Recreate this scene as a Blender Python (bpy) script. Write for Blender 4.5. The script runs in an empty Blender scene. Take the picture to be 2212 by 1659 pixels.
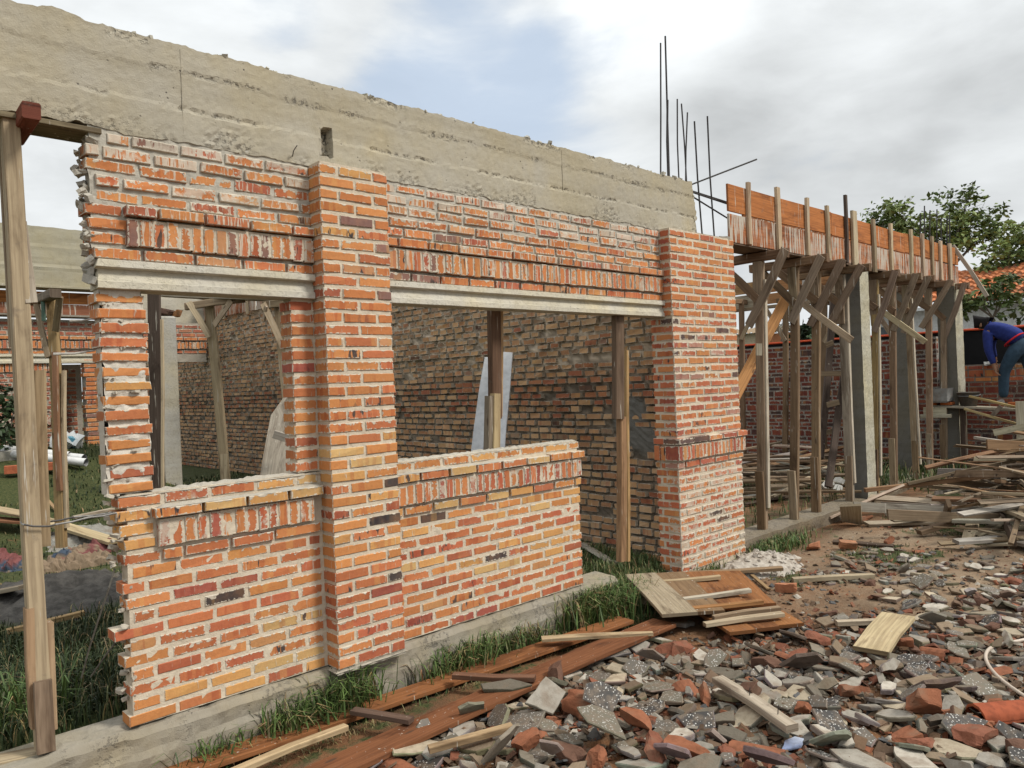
import bpy, bmesh, math, random
import numpy as np
from mathutils import Vector, Matrix, noise
sc = bpy.context.scene
R_ = random.Random(7)
rnd = R_.random
def ru(a, b): return a + (b - a) * R_.random()
V = Vector
# ------------------------------------------------------------------ camera model (photo measured at 2212 x 1659)
CAMP = V((-1.154, -4.0637, 1.622)); YAW, PIT, ROL, FOC = 0.7572, -0.0016, -0.04, 1650.0
_F = V((math.sin(YAW) * math.cos(PIT), math.cos(YAW) * math.cos(PIT), math.sin(PIT)))
_R0 = V((math.cos(YAW), -math.sin(YAW), 0)); _U0 = _R0.cross(_F)
_R = _R0 * math.cos(ROL) + _U0 * math.sin(ROL); _U = -_R0 * math.sin(ROL) + _U0 * math.cos(ROL)
def ray(u, v): return _F + _R * ((u - 1106) / FOC) - _U * ((v - 829.5) / FOC)
def at(u, v, ax, val):
    d = ray(u, v); return CAMP + d * ((val - CAMP[ax]) / d[ax])
def X(u, v, x): return at(u, v, 0, x)
def Y(u, v, y): return at(u, v, 1, y)
def Zp(u, v, z): return at(u, v, 2, z)
def dep(u, v, z): return CAMP + ray(u, v) * z
def proj(p):
    d = V(p) - CAMP; z = d.dot(_F)
    return 1106 + FOC * d.dot(_R) / z, 829.5 - FOC * d.dot(_U) / z, z
def sm(x, a, b):
    t = min(1, max(0, (x - a) / (b - a))); return t * t * (3 - 2 * t)
def nz(x, y, z=0.0): return noise.noise(V((x, y, z)))
def fz(x, y, z=0.0, o=4): return noise.fractal(V((x, y, z)), 1.0, 2.0, o)
def gz(x, y):
    f = -.29 + .10 * sm(x, 3, 6) + .16 * sm(x, 7.5, 12)
    f += .06 * math.exp(-((x - 2.6) ** 2 / 2.2 + (y + 1.9) ** 2 / 1.0))
    i = -.10 + .28 * sm(y, .6, 9)
    if x < 1.4:
        i += .08 * (1 - sm(x, .6, 1.4)) * (1 - sm(y, 2, 5))
        i += .20 * math.exp(-((x - .4) ** 2 / .5 + (y - 2.75) ** 2 / .5))      # heap of grey sand
    i += .75 * sm(y, 4.5, 9.2) * sm(x, 3.4, 2.2)
    s = sm(y, -.06, .14)
    h = f * (1 - s) + i * s
    far = sm(max(abs(x - 5), abs(y - 3)), 14, 22)
    h = h * (1 - far) + 0.1 * far
    sd_ = math.exp(-((x - .4) ** 2 / .8 + (y - 2.75) ** 2 / .7)) if y > .2 else 0
    h += sd_ * (.10 * fz(x * 3, y * 3, 8) + .07 * fz(x * 7, y * 7, 8))
    return h + .018 * fz(x * 1.7, y * 1.7) * (1 - far) + .010 * fz(x * 7, y * 7, 3) * (1 - far)
def G(u, v, up=0.0):
    """first point where the sight line through a photo pixel meets the ground (raised by up)"""
    d = ray(u, v); t, st = 1.5, .06; f = lambda t: CAMP + d * t
    while t < 60:
        p = f(t + st)
        if p.z < gz(p.x, p.y) + up: break
        t += st
    a, b = t, t + st
    for _ in range(12):
        m = (a + b) / 2; p = f(m)
        if p.z < gz(p.x, p.y) + up: b = m
        else: a = m
    return f(b)

# ------------------------------------------------------------------ mesh buffer
class MB:
    def __init__(s): s.v = []; s.f = []; s.m = []; s.uv = []; s.c = []; s.p = []
    def add(s, vs, fs, col=(1, 1, 1, 0), uvs=None, mi=0, p=(1, 1, 0, 0)):
        b = len(s.v); s.v += [tuple(q) for q in vs]
        s.uv += uvs if uvs else [(0., 0.)] * len(vs)
        s.c += [col] * len(vs) if not isinstance(col, list) else col
        s.p += [p] * len(vs)
        for k, f in enumerate(fs):
            s.f.append(tuple(b + i for i in f)); s.m.append(mi[k] if isinstance(mi, (list, tuple)) else mi)
    def merge(s, o):
        b = len(s.v); s.v += o.v; s.uv += o.uv; s.c += o.c; s.p += o.p; s.m += o.m
        s.f += [tuple(b + i for i in f) for f in o.f]
    def build(s, name, mats, parent=None, smooth=False, origin=None):
        me = bpy.data.meshes.new(name); ob = bpy.data.objects.new(name, me); sc.collection.objects.link(ob)
        a = np.array(s.v, float)
        if parent is not None:
            o = np.array(absloc(parent)); ob.parent = parent
        elif origin is not None: o = np.array(origin)
        else: o = np.array([(a[:, 0].min() + a[:, 0].max()) / 2, (a[:, 1].min() + a[:, 1].max()) / 2, a[:, 2].min()])
        if parent is None: ob.location = V(o)
        me.from_pydata([tuple(q) for q in (a - o)], [], s.f)
        n = len(me.loops); li = np.empty(n, np.int32); me.loops.foreach_get('vertex_index', li)
        ul = me.uv_layers.new(name='UVMap'); ul.data.foreach_set('uv', np.array(s.uv, np.float32)[li].ravel())
        at_ = me.attributes.new('col', 'FLOAT_COLOR', 'POINT'); at_.data.foreach_set('color', np.array(s.c, np.float32).ravel())
        if getattr(s, 'hasp', 0):
            at2 = me.attributes.new('par', 'FLOAT_COLOR', 'POINT'); at2.data.foreach_set('color', np.array(s.p, np.float32).ravel())
        for m in (mats if isinstance(mats, (list, tuple)) else [mats]): me.materials.append(m)
        me.polygons.foreach_set('material_index', np.array(s.m, np.int32))
        if smooth: me.polygons.foreach_set('use_smooth', [True] * len(me.polygons))
        me.update(); return ob
def absloc(o):
    l = V(o.location)
    while o.parent: o = o.parent; l += o.location
    return l
def tag(o, label=None, cat=None, group=None, kind=None):
    if label: o['label'] = label
    if cat: o['category'] = cat
    if group: o['group'] = group
    if kind: o['kind'] = kind
    return o
def thing(name, label, cat, loc, group=None):
    o = bpy.data.objects.new(name, None); sc.collection.objects.link(o); o.location = V(loc); o.empty_display_size = .1
    return tag(o, label, cat, group)

# ------------------------------------------------------------------ materials
class NG:
    def __init__(s, nt): s.t = nt
    def n(s, ty, ins=None, **kw):
        d = s.t.nodes.new(ty)
        for k, v in kw.items(): setattr(d, k, v)
        for k, v in (ins or {}).items():
            if isinstance(v, bpy.types.NodeSocket): s.t.links.new(v, d.inputs[k])
            else: d.inputs[k].default_value = v
        return d
    def m(s, op, a, b=0.0, c=None):
        i = {0: a, 1: b}
        if c is not None: i[2] = c
        return s.n('ShaderNodeMath', i, operation=op).outputs[0]
    def mix(s, f, a, b, bt='MIX'):
        d = s.n('ShaderNodeMix', {0: f, 6: a, 7: b}, data_type='RGBA', blend_type=bt); return d.outputs[2]
    def ss(s, x, a, b, lo=0.0, hi=1.0):
        return s.n('ShaderNodeMapRange', {0: x, 1: a, 2: b, 3: lo, 4: hi}, interpolation_type='SMOOTHSTEP').outputs[0]
    def noise(s, vec, scale, det=4, rough=.55, dist=0.0, col=False):
        d = s.n('ShaderNodeTexNoise', {'Vector': vec, 'Scale': scale, 'Detail': det, 'Roughness': rough, 'Distortion': dist}); return d.outputs[1 if col else 0]
    def mp(s, vec, sc_=(1, 1, 1), loc=(0, 0, 0)): return s.n('ShaderNodeMapping', {0: vec, 1: loc, 3: sc_}).outputs[0]
    def vadd(s, a, b): return s.n('ShaderNodeVectorMath', {0: a, 1: b}, operation='ADD').outputs[0]
    def xyz(s, x=0., y=0., z=0.): return s.n('ShaderNodeCombineXYZ', {0: x, 1: y, 2: z}).outputs[0]
    def sep(s, v): return s.n('ShaderNodeSeparateXYZ', {0: v}).outputs
    def attr(s, nm): return s.n('ShaderNodeAttribute', attribute_name=nm)
    def bump(s, h, st=.5, d=.01): return s.n('ShaderNodeBump', {'Height': h, 'Strength': st, 'Distance': d}).outputs[0]
def mat(name, fn):
    m = bpy.data.materials.new(name); m.use_nodes = True; nt = m.node_tree; nt.nodes.clear(); g = NG(nt)
    out = nt.nodes.new('ShaderNodeOutputMaterial'); b = nt.nodes.new('ShaderNodeBsdfPrincipled'); nt.links.new(b.outputs[0], out.inputs[0])
    b.inputs['Roughness'].default_value = .9; b.inputs['Specular IOR Level'].default_value = .25
    r = fn(g) or {}
    for k, v in r.items():
        if isinstance(v, bpy.types.NodeSocket): nt.links.new(v, b.inputs[k])
        else: b.inputs[k].default_value = v
    return m
def c3(r, g, b): return (r, g, b, 1)
def pos(g): return g.n('ShaderNodeNewGeometry').outputs['Position']
def uvw(g): return g.n('ShaderNodeTexCoord').outputs['UV']

MORT = (.50, .43, .33, 1)
def brick_fn(g):
    at_ = g.attr('col'); pr = g.attr('par'); col = at_.outputs['Color']; smear = at_.outputs['Alpha']
    L, H, drip = g.sep(pr.outputs['Vector']); seed = pr.outputs['Alpha']
    uv = uvw(g); u, v, _ = g.sep(uv); P = pos(g)
    so = g.xyz(g.m('MULTIPLY', seed, 37.0), g.m('MULTIPLY', seed, 91.0), seed)
    # kiln bands: upright stripes across each brick
    bx = g.noise(g.vadd(g.mp(uv, (20, 1.5, 0)), so), 1.0, 1, .5)
    b1 = g.ss(bx, .54, .60)
    bx2 = g.noise(g.vadd(g.mp(uv, (13, 1.0, 0), (5, 3, 0)), so), 1.0, 1, .5)
    b2 = g.ss(bx2, .60, .66)
    red = g.mix(1.0, col, c3(.82, .66, .68), 'MULTIPLY'); yel = g.mix(.5, col, c3(.62, .36, .12))
    k = g.ss(seed, .45, .55, .15, .85)
    c = g.mix(g.m('MULTIPLY', b1, k), col, red)
    c = g.mix(g.m('MULTIPLY', b2, g.ss(seed, .7, .3, .1, .6)), c, yel)
    # burnt patches on some
    bn = g.noise(g.vadd(g.mp(uv, (17, 5, 0), (9, 1, 0)), so), 1.0, 3, .6)
    c = g.mix(g.m('MULTIPLY', g.ss(bn, .57, .61), g.ss(seed, .84, .88)), c, c3(.05, .045, .045))
    f1 = g.noise(P, 55, 4, .65); f2 = g.noise(P, 9, 3, .6)
    c = g.mix(g.ss(f1, .3, .75, 0.0, .26), c, g.mix(1.0, c, c3(.45, .40, .42), 'MULTIPLY'))
    c = g.mix(g.ss(f2, .35, .75, 0.0, .18), c, c3(.58, .25, .09))
    # mortar smeared over the arrises and faces
    eu = g.m('MINIMUM', u, g.m('SUBTRACT', L, u)); ev = g.m('MINIMUM', v, g.m('SUBTRACT', g.m('ADD', H, .004), v))
    e = g.m('MINIMUM', eu, ev)
    n1 = g.noise(P, 60, 3, .6); n2 = g.noise(g.vadd(P, so), 24, 4, .62)
    th = g.m('MULTIPLY', smear, g.ss(n1, .25, .75, -.003, .017))
    m1 = g.ss(g.m('SUBTRACT', e, th), .0015, -.0015)
    top = g.m('MULTIPLY', smear, g.ss(n2, .46, .72, 0., .030))
    m1b = g.ss(g.m('SUBTRACT', g.m('SUBTRACT', H, v), top), .002, -.002)
    n2b = g.noise(g.vadd(P, g.mp(so, (1, 1, 1), (3, 1, 2))), 11, 5, .6); m2 = g.ss(n2b, g.m('SUBTRACT', .90, g.m('MULTIPLY', smear, .32)), g.m('SUBTRACT', 1.02, g.m('MULTIPLY', smear, .32)))
    ds = g.noise(g.vadd(g.mp(P, (60, 60, 5)), g.mp(so, (.1, .1, .1))), 1.0, 3, .6)
    m3 = g.ss(g.m('ADD', ds, g.m('MULTIPLY', drip, .26)), .66, .74)
    m = g.m('MAXIMUM', g.m('MAXIMUM', m1, m1b), g.m('MAXIMUM', g.m('MULTIPLY', m2, .7), g.m('MULTIPLY', m3, .85)))
    mc = g.mix(g.ss(f2, .3, .7), c3(.44, .385, .305), c3(.57, .51, .415))
    c = g.mix(m, c, mc)
    hb = g.m('ADD', g.m('MULTIPLY', f1, .6), g.m('MULTIPLY', m, .5))
    return {'Base Color': c, 'Normal': g.bump(hb, .5, .006)}
M_BRICK = mat('brick', brick_fn)
def mortar_fn(g):
    P = pos(g); col = g.attr('col').outputs['Color']; n1 = g.noise(P, 30, 5, .65); n2 = g.noise(P, 3, 4, .6)
    c = g.mix(g.ss(n2, .35, .7), g.mix(1., col, c3(.88, .88, .88), 'MULTIPLY'), col)
    c = g.mix(g.ss(n1, .4, .8, 0, .25), c, g.mix(1., c, c3(.5, .5, .5), 'MULTIPLY'))
    return {'Base Color': c, 'Normal': g.bump(n1, .7, .01)}
M_MORTAR = mat('mortar', mortar_fn)
def concrete_fn(g):
    P = pos(g); col = g.attr('col').outputs['Color']
    n1 = g.noise(P, 1.6, 5, .6); n2 = g.noise(P, 14, 5, .65); st = g.noise(g.mp(P, (.6, .6, 9)), 1.0, 4, .6)
    fine = g.noise(P, 120, 3, .7)
    c = g.mix(g.ss(n1, .35, .7), col, g.mix(1., col, c3(.98, .93, .80), 'MULTIPLY'))
    c = g.mix(g.ss(st, .45, .68, 0, .45), c, g.mix(1., c, c3(.72, .70, .66), 'MULTIPLY'))
    c = g.mix(g.ss(n2, .5, .75, 0, .35), c, g.mix(1., c, c3(.60, .58, .55), 'MULTIPLY'))
    c = g.mix(g.ss(g.noise(P, 2.3, 3, .5), .55, .7, 0, .35), c, g.mix(1., c, c3(1.22, 1.14, .95), 'MULTIPLY'))
    vo = g.n('ShaderNodeTexVoronoi', {'Vector': P, 'Scale': 26.}, feature='F1').outputs[0]
    pit = g.m('MULTIPLY', g.ss(vo, .16, .10), g.ss(g.noise(P, 5, 3, .6), .56, .64))
    a = g.attr('col').outputs['Alpha']
    hc = g.m('MULTIPLY', g.ss(g.noise(P, 38, 3, .7), .50, .60), a)
    pit = g.m('MAXIMUM', pit, hc)
    c = g.mix(g.m('MULTIPLY', pit, .8), c, c3(.05, .047, .045))
    h = g.m('SUBTRACT', g.m('ADD', g.m('MULTIPLY', n2, .6), g.m('MULTIPLY', fine, .35)), g.m('MULTIPLY', pit, 1.2))
    return {'Base Color': c, 'Normal': g.bump(h, .6, .012)}
M_CONC = mat('concrete', concrete_fn)
def wood_fn(g):
    at_ = g.attr('col'); col = at_.outputs['Color']; a = at_.outputs['Alpha']; uv = uvw(g); P = pos(g)
    gr = g.noise(g.mp(uv, (2.2, 55, 0)), 1.0, 5, .65, .25); gr2 = g.noise(g.mp(uv, (.9, 14, 0), (3, 7, 0)), 1.0, 3, .6, .4)
    c = g.mix(g.ss(gr, .35, .70, 0, .55), col, g.mix(1., col, c3(.34, .30, .27), 'MULTIPLY'))
    c = g.mix(g.ss(gr2, .45, .75, 0, .5), c, g.mix(1., c, c3(.55, .47, .42), 'MULTIPLY'))
    bl = g.noise(P, 4.5, 4, .6)
    c = g.mix(g.ss(bl, .5, .75, 0, .45), c, g.mix(1., c, c3(1.25, 1.25, 1.3), 'MULTIPLY'))
    kn = g.n('ShaderNodeTexVoronoi', {'Vector': g.mp(uv, (2.1, 7, 0)), 'Scale': 1.}, feature='F1').outputs[0]
    c = g.mix(g.ss(kn, .10, .05, 0, .7), c, c3(.05, .03, .02))
    ds = g.noise(g.mp(P, (42, 42, 2.2)), 1.0, 3, .6)
    cov = g.m('MULTIPLY', a, g.ss(g.noise(P, 1.6, 3, .6), .25, .70, .16, .42)); dm = g.ss(g.m('ADD', ds, cov), .69, .74)
    wet = g.noise(g.mp(uv, (1.3, 5, 0), (2, 5, 0)), 1.0, 5, .65, .5); c = g.mix(g.ss(wet, .52, .66, 0, .72), c, g.mix(1., c, c3(.38, .33, .30), 'MULTIPLY'))
    c = g.mix(g.m('MULTIPLY', dm, .9), c, c3(.46, .42, .35))
    dirt = g.noise(P, 13, 4, .7)
    c = g.mix(g.ss(dirt, .58, .78, 0, .5), c, c3(.14, .11, .085))
    h = g.m('ADD', gr, g.m('MULTIPLY', dm, .2))
    return {'Base Color': c, 'Roughness': .85, 'Normal': g.bump(h, .35, .004)}
M_WOOD = mat('weathered_wood', wood_fn)
def terr_fn(g):
    col = g.attr('col').outputs['Color']; uv = uvw(g); P = pos(g)
    w = g.noise(uv, 30, 2, .5, 0, True)
    vo = g.n('ShaderNodeTexVoronoi', {'Vector': g.vadd(uv, g.mp(w, (.006, .006, 0))), 'Scale': 78.}, feature='F1')
    sz = g.sep(vo.outputs['Color'])
    chip = g.m('MULTIPLY', g.ss(vo.outputs[0], .33, .27), g.ss(sz[0], .25, .30))
    c = g.mix(chip, col, c3(.48, .465, .43))
    d = g.noise(P, 18, 4, .65); c = g.mix(g.ss(d, .40, .68, 0, .68), c, c3(.17, .128, .09))
    return {'Base Color': c, 'Roughness': .55, 'Normal': g.bump(d, .2, .004)}
M_TERR = mat('terrazzo', terr_fn)
def rub_fn(g):
    col = g.attr('col').outputs['Color']; P = pos(g)
    n1 = g.noise(P, 22, 5, .65); n2 = g.noise(P, 90, 4, .7); n3 = g.noise(P, 7, 3, .6)
    c = g.mix(g.ss(n1, .4, .72, 0, .55), col, g.mix(1., col, c3(.55, .52, .48), 'MULTIPLY'))
    c = g.mix(g.ss(n3, .48, .70, 0, .55), c, c3(.17, .115, .075))
    c = g.mix(g.ss(n2, .5, .8, 0, .35), c, g.mix(1., c, c3(.45, .42, .40), 'MULTIPLY'))
    return {'Base Color': c, 'Normal': g.bump(g.m('ADD', n1, g.m('MULTIPLY', n2, .5)), .6, .008)}
M_RUB = mat('broken_masonry', rub_fn)
def soil_fn(g):
    P = pos(g); a = g.attr('col'); gr, sa, wh = g.sep(a.outputs['Vector'])
    n1 = g.noise(P, 1.3, 5, .6); n2 = g.noise(P, 9, 5, .7); n3 = g.noise(P, 45, 4, .7)
    c = g.mix(g.ss(n1, .38, .62), c3(.10, .058, .031), c3(.19, .092, .042))
    c = g.mix(g.ss(n2, .48, .68, 0, .6), c, c3(.175, .125, .08))
    c = g.mix(g.ss(n3, .5, .75, 0, .5), c, c3(.07, .05, .035))
    c = g.mix(g.m('MULTIPLY', wh, g.ss(n2, .3, .6, .45, .9)), c, g.mix(n3, c3(.34, .26, .175), c3(.21, .15, .095)))
    gm = g.ss(g.m('ADD', g.m('SUBTRACT', gr, .5), g.m('MULTIPLY', g.m('SUBTRACT', n2, .5), 1.2)), -.12, .12)
    gc = g.mix(g.ss(n3, .35, .7), c3(.028, .042, .012), c3(.085, .085, .03))
    c = g.mix(gm, c, gc)
    sc_ = g.mix(g.ss(n2, .35, .65), c3(.095, .087, .077), c3(.045, .041, .036)); c = g.mix(g.ss(g.m('ADD', sa, g.m('MULTIPLY', g.m('SUBTRACT', n2, .5), .6)), .4, .6), c, sc_)
    return {'Base Color': c, 'Roughness': .95, 'Normal': g.bump(g.m('ADD', n2, g.m('MULTIPLY', n3, .6)), .8, .03)}
M_SOIL = mat('soil', soil_fn)
def plain(name, rough=.85, bump=0.0, var=.25, scale=12, spec=.25):
    def f(g):
        col = g.attr('col').outputs['Color']; P = pos(g); n = g.noise(P, scale, 4, .6)
        c = g.mix(g.ss(n, .35, .7, 0, var * 2), col, g.mix(1., col, c3(.55, .55, .55), 'MULTIPLY'))
        r = {'Base Color': c, 'Roughness': rough, 'Specular IOR Level': spec}
        if bump: r['Normal'] = g.bump(n, .6, bump)
        return r
    return mat(name, f)
M_LEAF = None
def leaf_fn(g):
    col = g.attr('col').outputs['Color']; return {'Base Color': col, 'Roughness': .6, 'Specular IOR Level': .3}
M_LEAF = mat('leaf', leaf_fn)
M_PLAIN = plain('painted_surface'); M_METAL = plain('rusty_steel', .6, .002, .4, 60); M_PLAST = plain('plastic', .35, 0, .15, 8, .5)
M_CLOTH = plain('cloth', .9, .004, .3, 22); M_SKIN = plain('skin', .6, 0, .1, 10); M_PAPER = plain('paper_bag', .8, .012, .2, 20); M_CLAY = plain('fired_clay', .85, .006, .35, 25)

# ------------------------------------------------------------------ shape helpers
def frame(d, hint):
    d = V(d).normalized(); h = V(hint); s = h - d * h.dot(d)
    if s.length < 1e-4: s = V((1, 0, 0)) - d * d.x
    s.normalize(); return d, s, d.cross(s)
def plank(p0, p1, w, t, side=(0, 0, 1), col=(.3, .24, .16), drip=0.0, wob=.004, seg=None, mb=None, skew=.0, point=0.0):
    """a sawn board from p0 to p1: w is its width along `side`, t its thickness; worn arrises, slight warp"""
    mb = mb or MB(); p0 = V(p0); p1 = V(p1); d, s, n = frame(p1 - p0, side); Ln = (p1 - p0).length
    k = seg or max(1, min(6, int(Ln / .5) + 1)); ch = min(w, t) * .09; ou, ov = ru(0, 50), ru(0, 50)
    prof = [(-w / 2 + ch, -t / 2), (w / 2 - ch, -t / 2), (w / 2, -t / 2 + ch), (w / 2, t / 2 - ch), (w / 2 - ch, t / 2), (-w / 2 + ch, t / 2), (-w / 2, t / 2 - ch), (-w / 2, -t / 2 + ch)]
    per = [0, w, w, w + t, w + t, 2 * w + t, 2 * w + t, 2 * w + 2 * t]
    rings = []; o1, o2 = ru(-1, 1), ru(-1, 1); cv = (col[0], col[1], col[2], drip)
    sk0, sk1 = ru(-skew, skew), ru(-skew, skew); bow = ru(-1, 1) * wob * Ln
    for i in range(k + 1):
        f = i / k; o = s * (wob * 1.5 * math.sin(f * 5 + o1 * 7) + bow * f * (1 - f) * 2) + n * (wob * math.sin(f * 4 + o2 * 9)); tw = wob * 3 * o2 * (f - .5)
        wf = 1.0
        if point and f > .999: wf = point
        ring = []
        for (a, b) in prof:
            e = (sk0 * a if i == 0 else sk1 * a if i == k else 0)
            ring.append(p0 + d * (Ln * f + e) + o + s * (a * wf + ru(-1, 1) * wob * .25) + n * (b + a * tw))
        rings.append(ring)
    for j in range(8):
        q = (j + 1) % 8
        for i in range(k):
            a0, a1 = per[j], per[j] + ((V(prof[q]) - V(prof[j])).length)
            vs = [rings[i][j], rings[i + 1][j], rings[i + 1][q], rings[i][q]]
            l0, l1 = Ln * i / k, Ln * (i + 1) / k
            mb.add(vs, [(0, 1, 2, 3)], cv, [(ou + l0, ov + a0), (ou + l1, ov + a0), (ou + l1, ov + a1), (ou + l0, ov + a1)])
    dk = (col[0] * .75, col[1] * .72, col[2] * .7, drip)
    for ring, fl in ((rings[0], 1), (rings[-1], 0)):
        mb.add(ring, [tuple(range(8)) if not fl else tuple(reversed(range(8)))], dk, [(ou + a * .3, ov + b * 8) for a, b in prof])
    return mb
def box(mb, x0, x1, y0, y1, z0, z1, col, mi=0, j=0.0, c=.006):
    """bevelled block"""
    vs = []; bb = (x0, x1, y0, y1, z0, z1)
    c = min(c, (x1 - x0) * .3, (y1 - y0) * .3, (z1 - z0) * .3)
    bm = bmesh.new(); bmesh.ops.create_cube(bm, size=1)
    for q in bm.verts: q.co = V(((x0 + x1) / 2 + q.co.x * (x1 - x0), (y0 + y1) / 2 + q.co.y * (y1 - y0), (z0 + z1) / 2 + q.co.z * (z1 - z0)))
    if c > 0: bmesh.ops.bevel(bm, geom=bm.edges[:], offset=c, segments=1, affect='EDGES')
    frombm(mb, bm, col, mi, j)
def frombm(mb, bm, col, mi=0, j=0.0, M=None):
    bm.verts.ensure_lookup_table(); bm.verts.index_update()
    vs = [((M @ q.co) if M else q.co) + (V((ru(-j, j), ru(-j, j), ru(-j, j))) if j else V()) for q in bm.verts]
    mb.add(vs, [tuple(q.index for q in f.verts) for f in bm.faces], col, [(q[0] + q[1], q[2] + q[1]) for q in vs], mi); bm.free()
def tube(mb, pts, r, n=6, col=(.05, .05, .05, 0), cap=True):
    pts = [V(p) for p in pts]; rings = []; h = V((.3, .8, .52))
    for i, p in enumerate(pts):
        d = (pts[min(i + 1, len(pts) - 1)] - pts[max(i - 1, 0)]); d, s, t = frame(d, h)
        rr = r[i] if isinstance(r, (list, tuple)) else r
        rings.append([p + (s * math.cos(2 * math.pi * k / n) + t * math.sin(2 * math.pi * k / n)) * rr for k in range(n)])
    vs = [q for ring in rings for q in ring]; fs = []
    for i in range(len(pts) - 1):
        for k in range(n): fs.append((i * n + k, i * n + (k + 1) % n, (i + 1) * n + (k + 1) % n, (i + 1) * n + k))
    if cap: fs.append(tuple(reversed(range(n)))); fs.append(tuple((len(pts) - 1) * n + k for k in range(n)))
    mb.add(vs, fs, col, [(q[0] * 3, q[2] * 3) for q in vs]); return mb
def chunk(mb, c, size, rot, col, seed, mi=0, cuts=2, rough=.18, planes=3):
    """broken lump: a subdivided block with random planar breaks and rough faces"""
    bm = bmesh.new(); bmesh.ops.create_cube(bm, size=1)
    bmesh.ops.subdivide_edges(bm, edges=bm.edges[:], cuts=cuts, use_grid_fill=True)
    rr = random.Random(seed); pl = []
    for _ in range(planes):
        d = V((rr.uniform(-1, 1), rr.uniform(-1, 1), rr.uniform(-.6, .6))).normalized(); pl.append((d, rr.uniform(.24, .46)))
    for q in bm.verts:
        for d, o in pl:
            e = q.co.dot(d) - o
            if e > 0: q.co -= d * e
        f = V((nz(q.co.x * 3, q.co.y * 3, seed), nz(q.co.x * 3 + 7, q.co.y * 3, seed), nz(q.co.z * 3, q.co.y * 3 + 5, seed)))
        q.co += f * rough
    M = Matrix.Translation(V(c)) @ rot.to_matrix().to_4x4() @ Matrix.Diagonal((size[0], size[1], size[2], 1))
    frombm(mb, bm, col, mi, 0, M)
from mathutils import Euler
def grid(mb, fn, us, vs, col, mi=0, colfn=None, uvs=None):
    b = []; nu, nv = len(us), len(vs); cl = []
    for a in us:
        for c in vs:
            b.append(fn(a, c)); cl.append(colfn(a, c) if colfn else col)
    fs = [(i * nv + k, (i + 1) * nv + k, (i + 1) * nv + k + 1, i * nv + k + 1) for i in range(nu - 1) for k in range(nv - 1)]
    mb.add(b, fs, cl, [(a, c) for a in us for c in vs], mi)
def lin(a, b, n): return [a + (b - a) * i / n for i in range(n + 1)]
# ------------------------------------------------------------------ brickwork
CH = .072
PAL = {
 'top': [((0.506, 0.185, 0.066), 6), ((0.461, 0.151, 0.066), 3), ((0.525, 0.220, 0.079), 3), ((0.369, 0.112, 0.064), 1.2), ((0.221, 0.122, 0.099), .5), ((0.479, 0.239, 0.114), 1)],
 'mid': [((0.525, 0.220, 0.074), 5), ((0.562, 0.298, 0.104), 4), ((0.470, 0.166, 0.069), 3), ((0.387, 0.122, 0.064), 1.2), ((0.535, 0.347, 0.144), 1.2), ((0.060, 0.052, 0.050), .35)],
 'low': [((0.470, 0.156, 0.066), 5), ((0.424, 0.122, 0.062), 3.5), ((0.506, 0.200, 0.074), 4), ((0.332, 0.092, 0.064), 1.2), ((0.461, 0.229, 0.094), 1), ((0.070, 0.055, 0.050), .25)],
 'pier': [((0.479, 0.176, 0.074), 5), ((0.433, 0.136, 0.069), 4), ((0.498, 0.210, 0.079), 2.5), ((0.351, 0.102, 0.069), 1.5), ((0.100, 0.070, 0.065), .5), ((0.369, 0.200, 0.154), 1)],
 'dark': [((.20, .05, .036), 5), ((.15, .04, .032), 4), ((.06, .042, .042), 3), ((0.262, 0.083, 0.057), 2), ((.10, .05, .045), 2)],
 'rear': [((0.330, 0.108, 0.067), 4), ((0.262, 0.083, 0.057), 4), ((0.388, 0.168, 0.102), 2), ((.15, .085, .07), 1)],
 'rough': [((0.480, 0.299, 0.157), 5), ((0.429, 0.251, 0.135), 5), ((0.364, 0.196, 0.105), 3), ((0.512, 0.338, 0.195), 3), ((0.298, 0.204, 0.135), 2)],
 'roughred': [((0.347, 0.148, 0.075), 5), ((0.298, 0.109, 0.061), 4), ((0.413, 0.220, 0.113), 3), ((0.103, 0.062, 0.044), 1)],
}
def pick(pal):
    L = PAL[pal]; t = rnd() * sum(w for _, w in L)
    for c, w in L:
        t -= w
        if t <= 0: break
    k = ru(.86, 1.12); return tuple(x * k for x in c)
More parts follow.
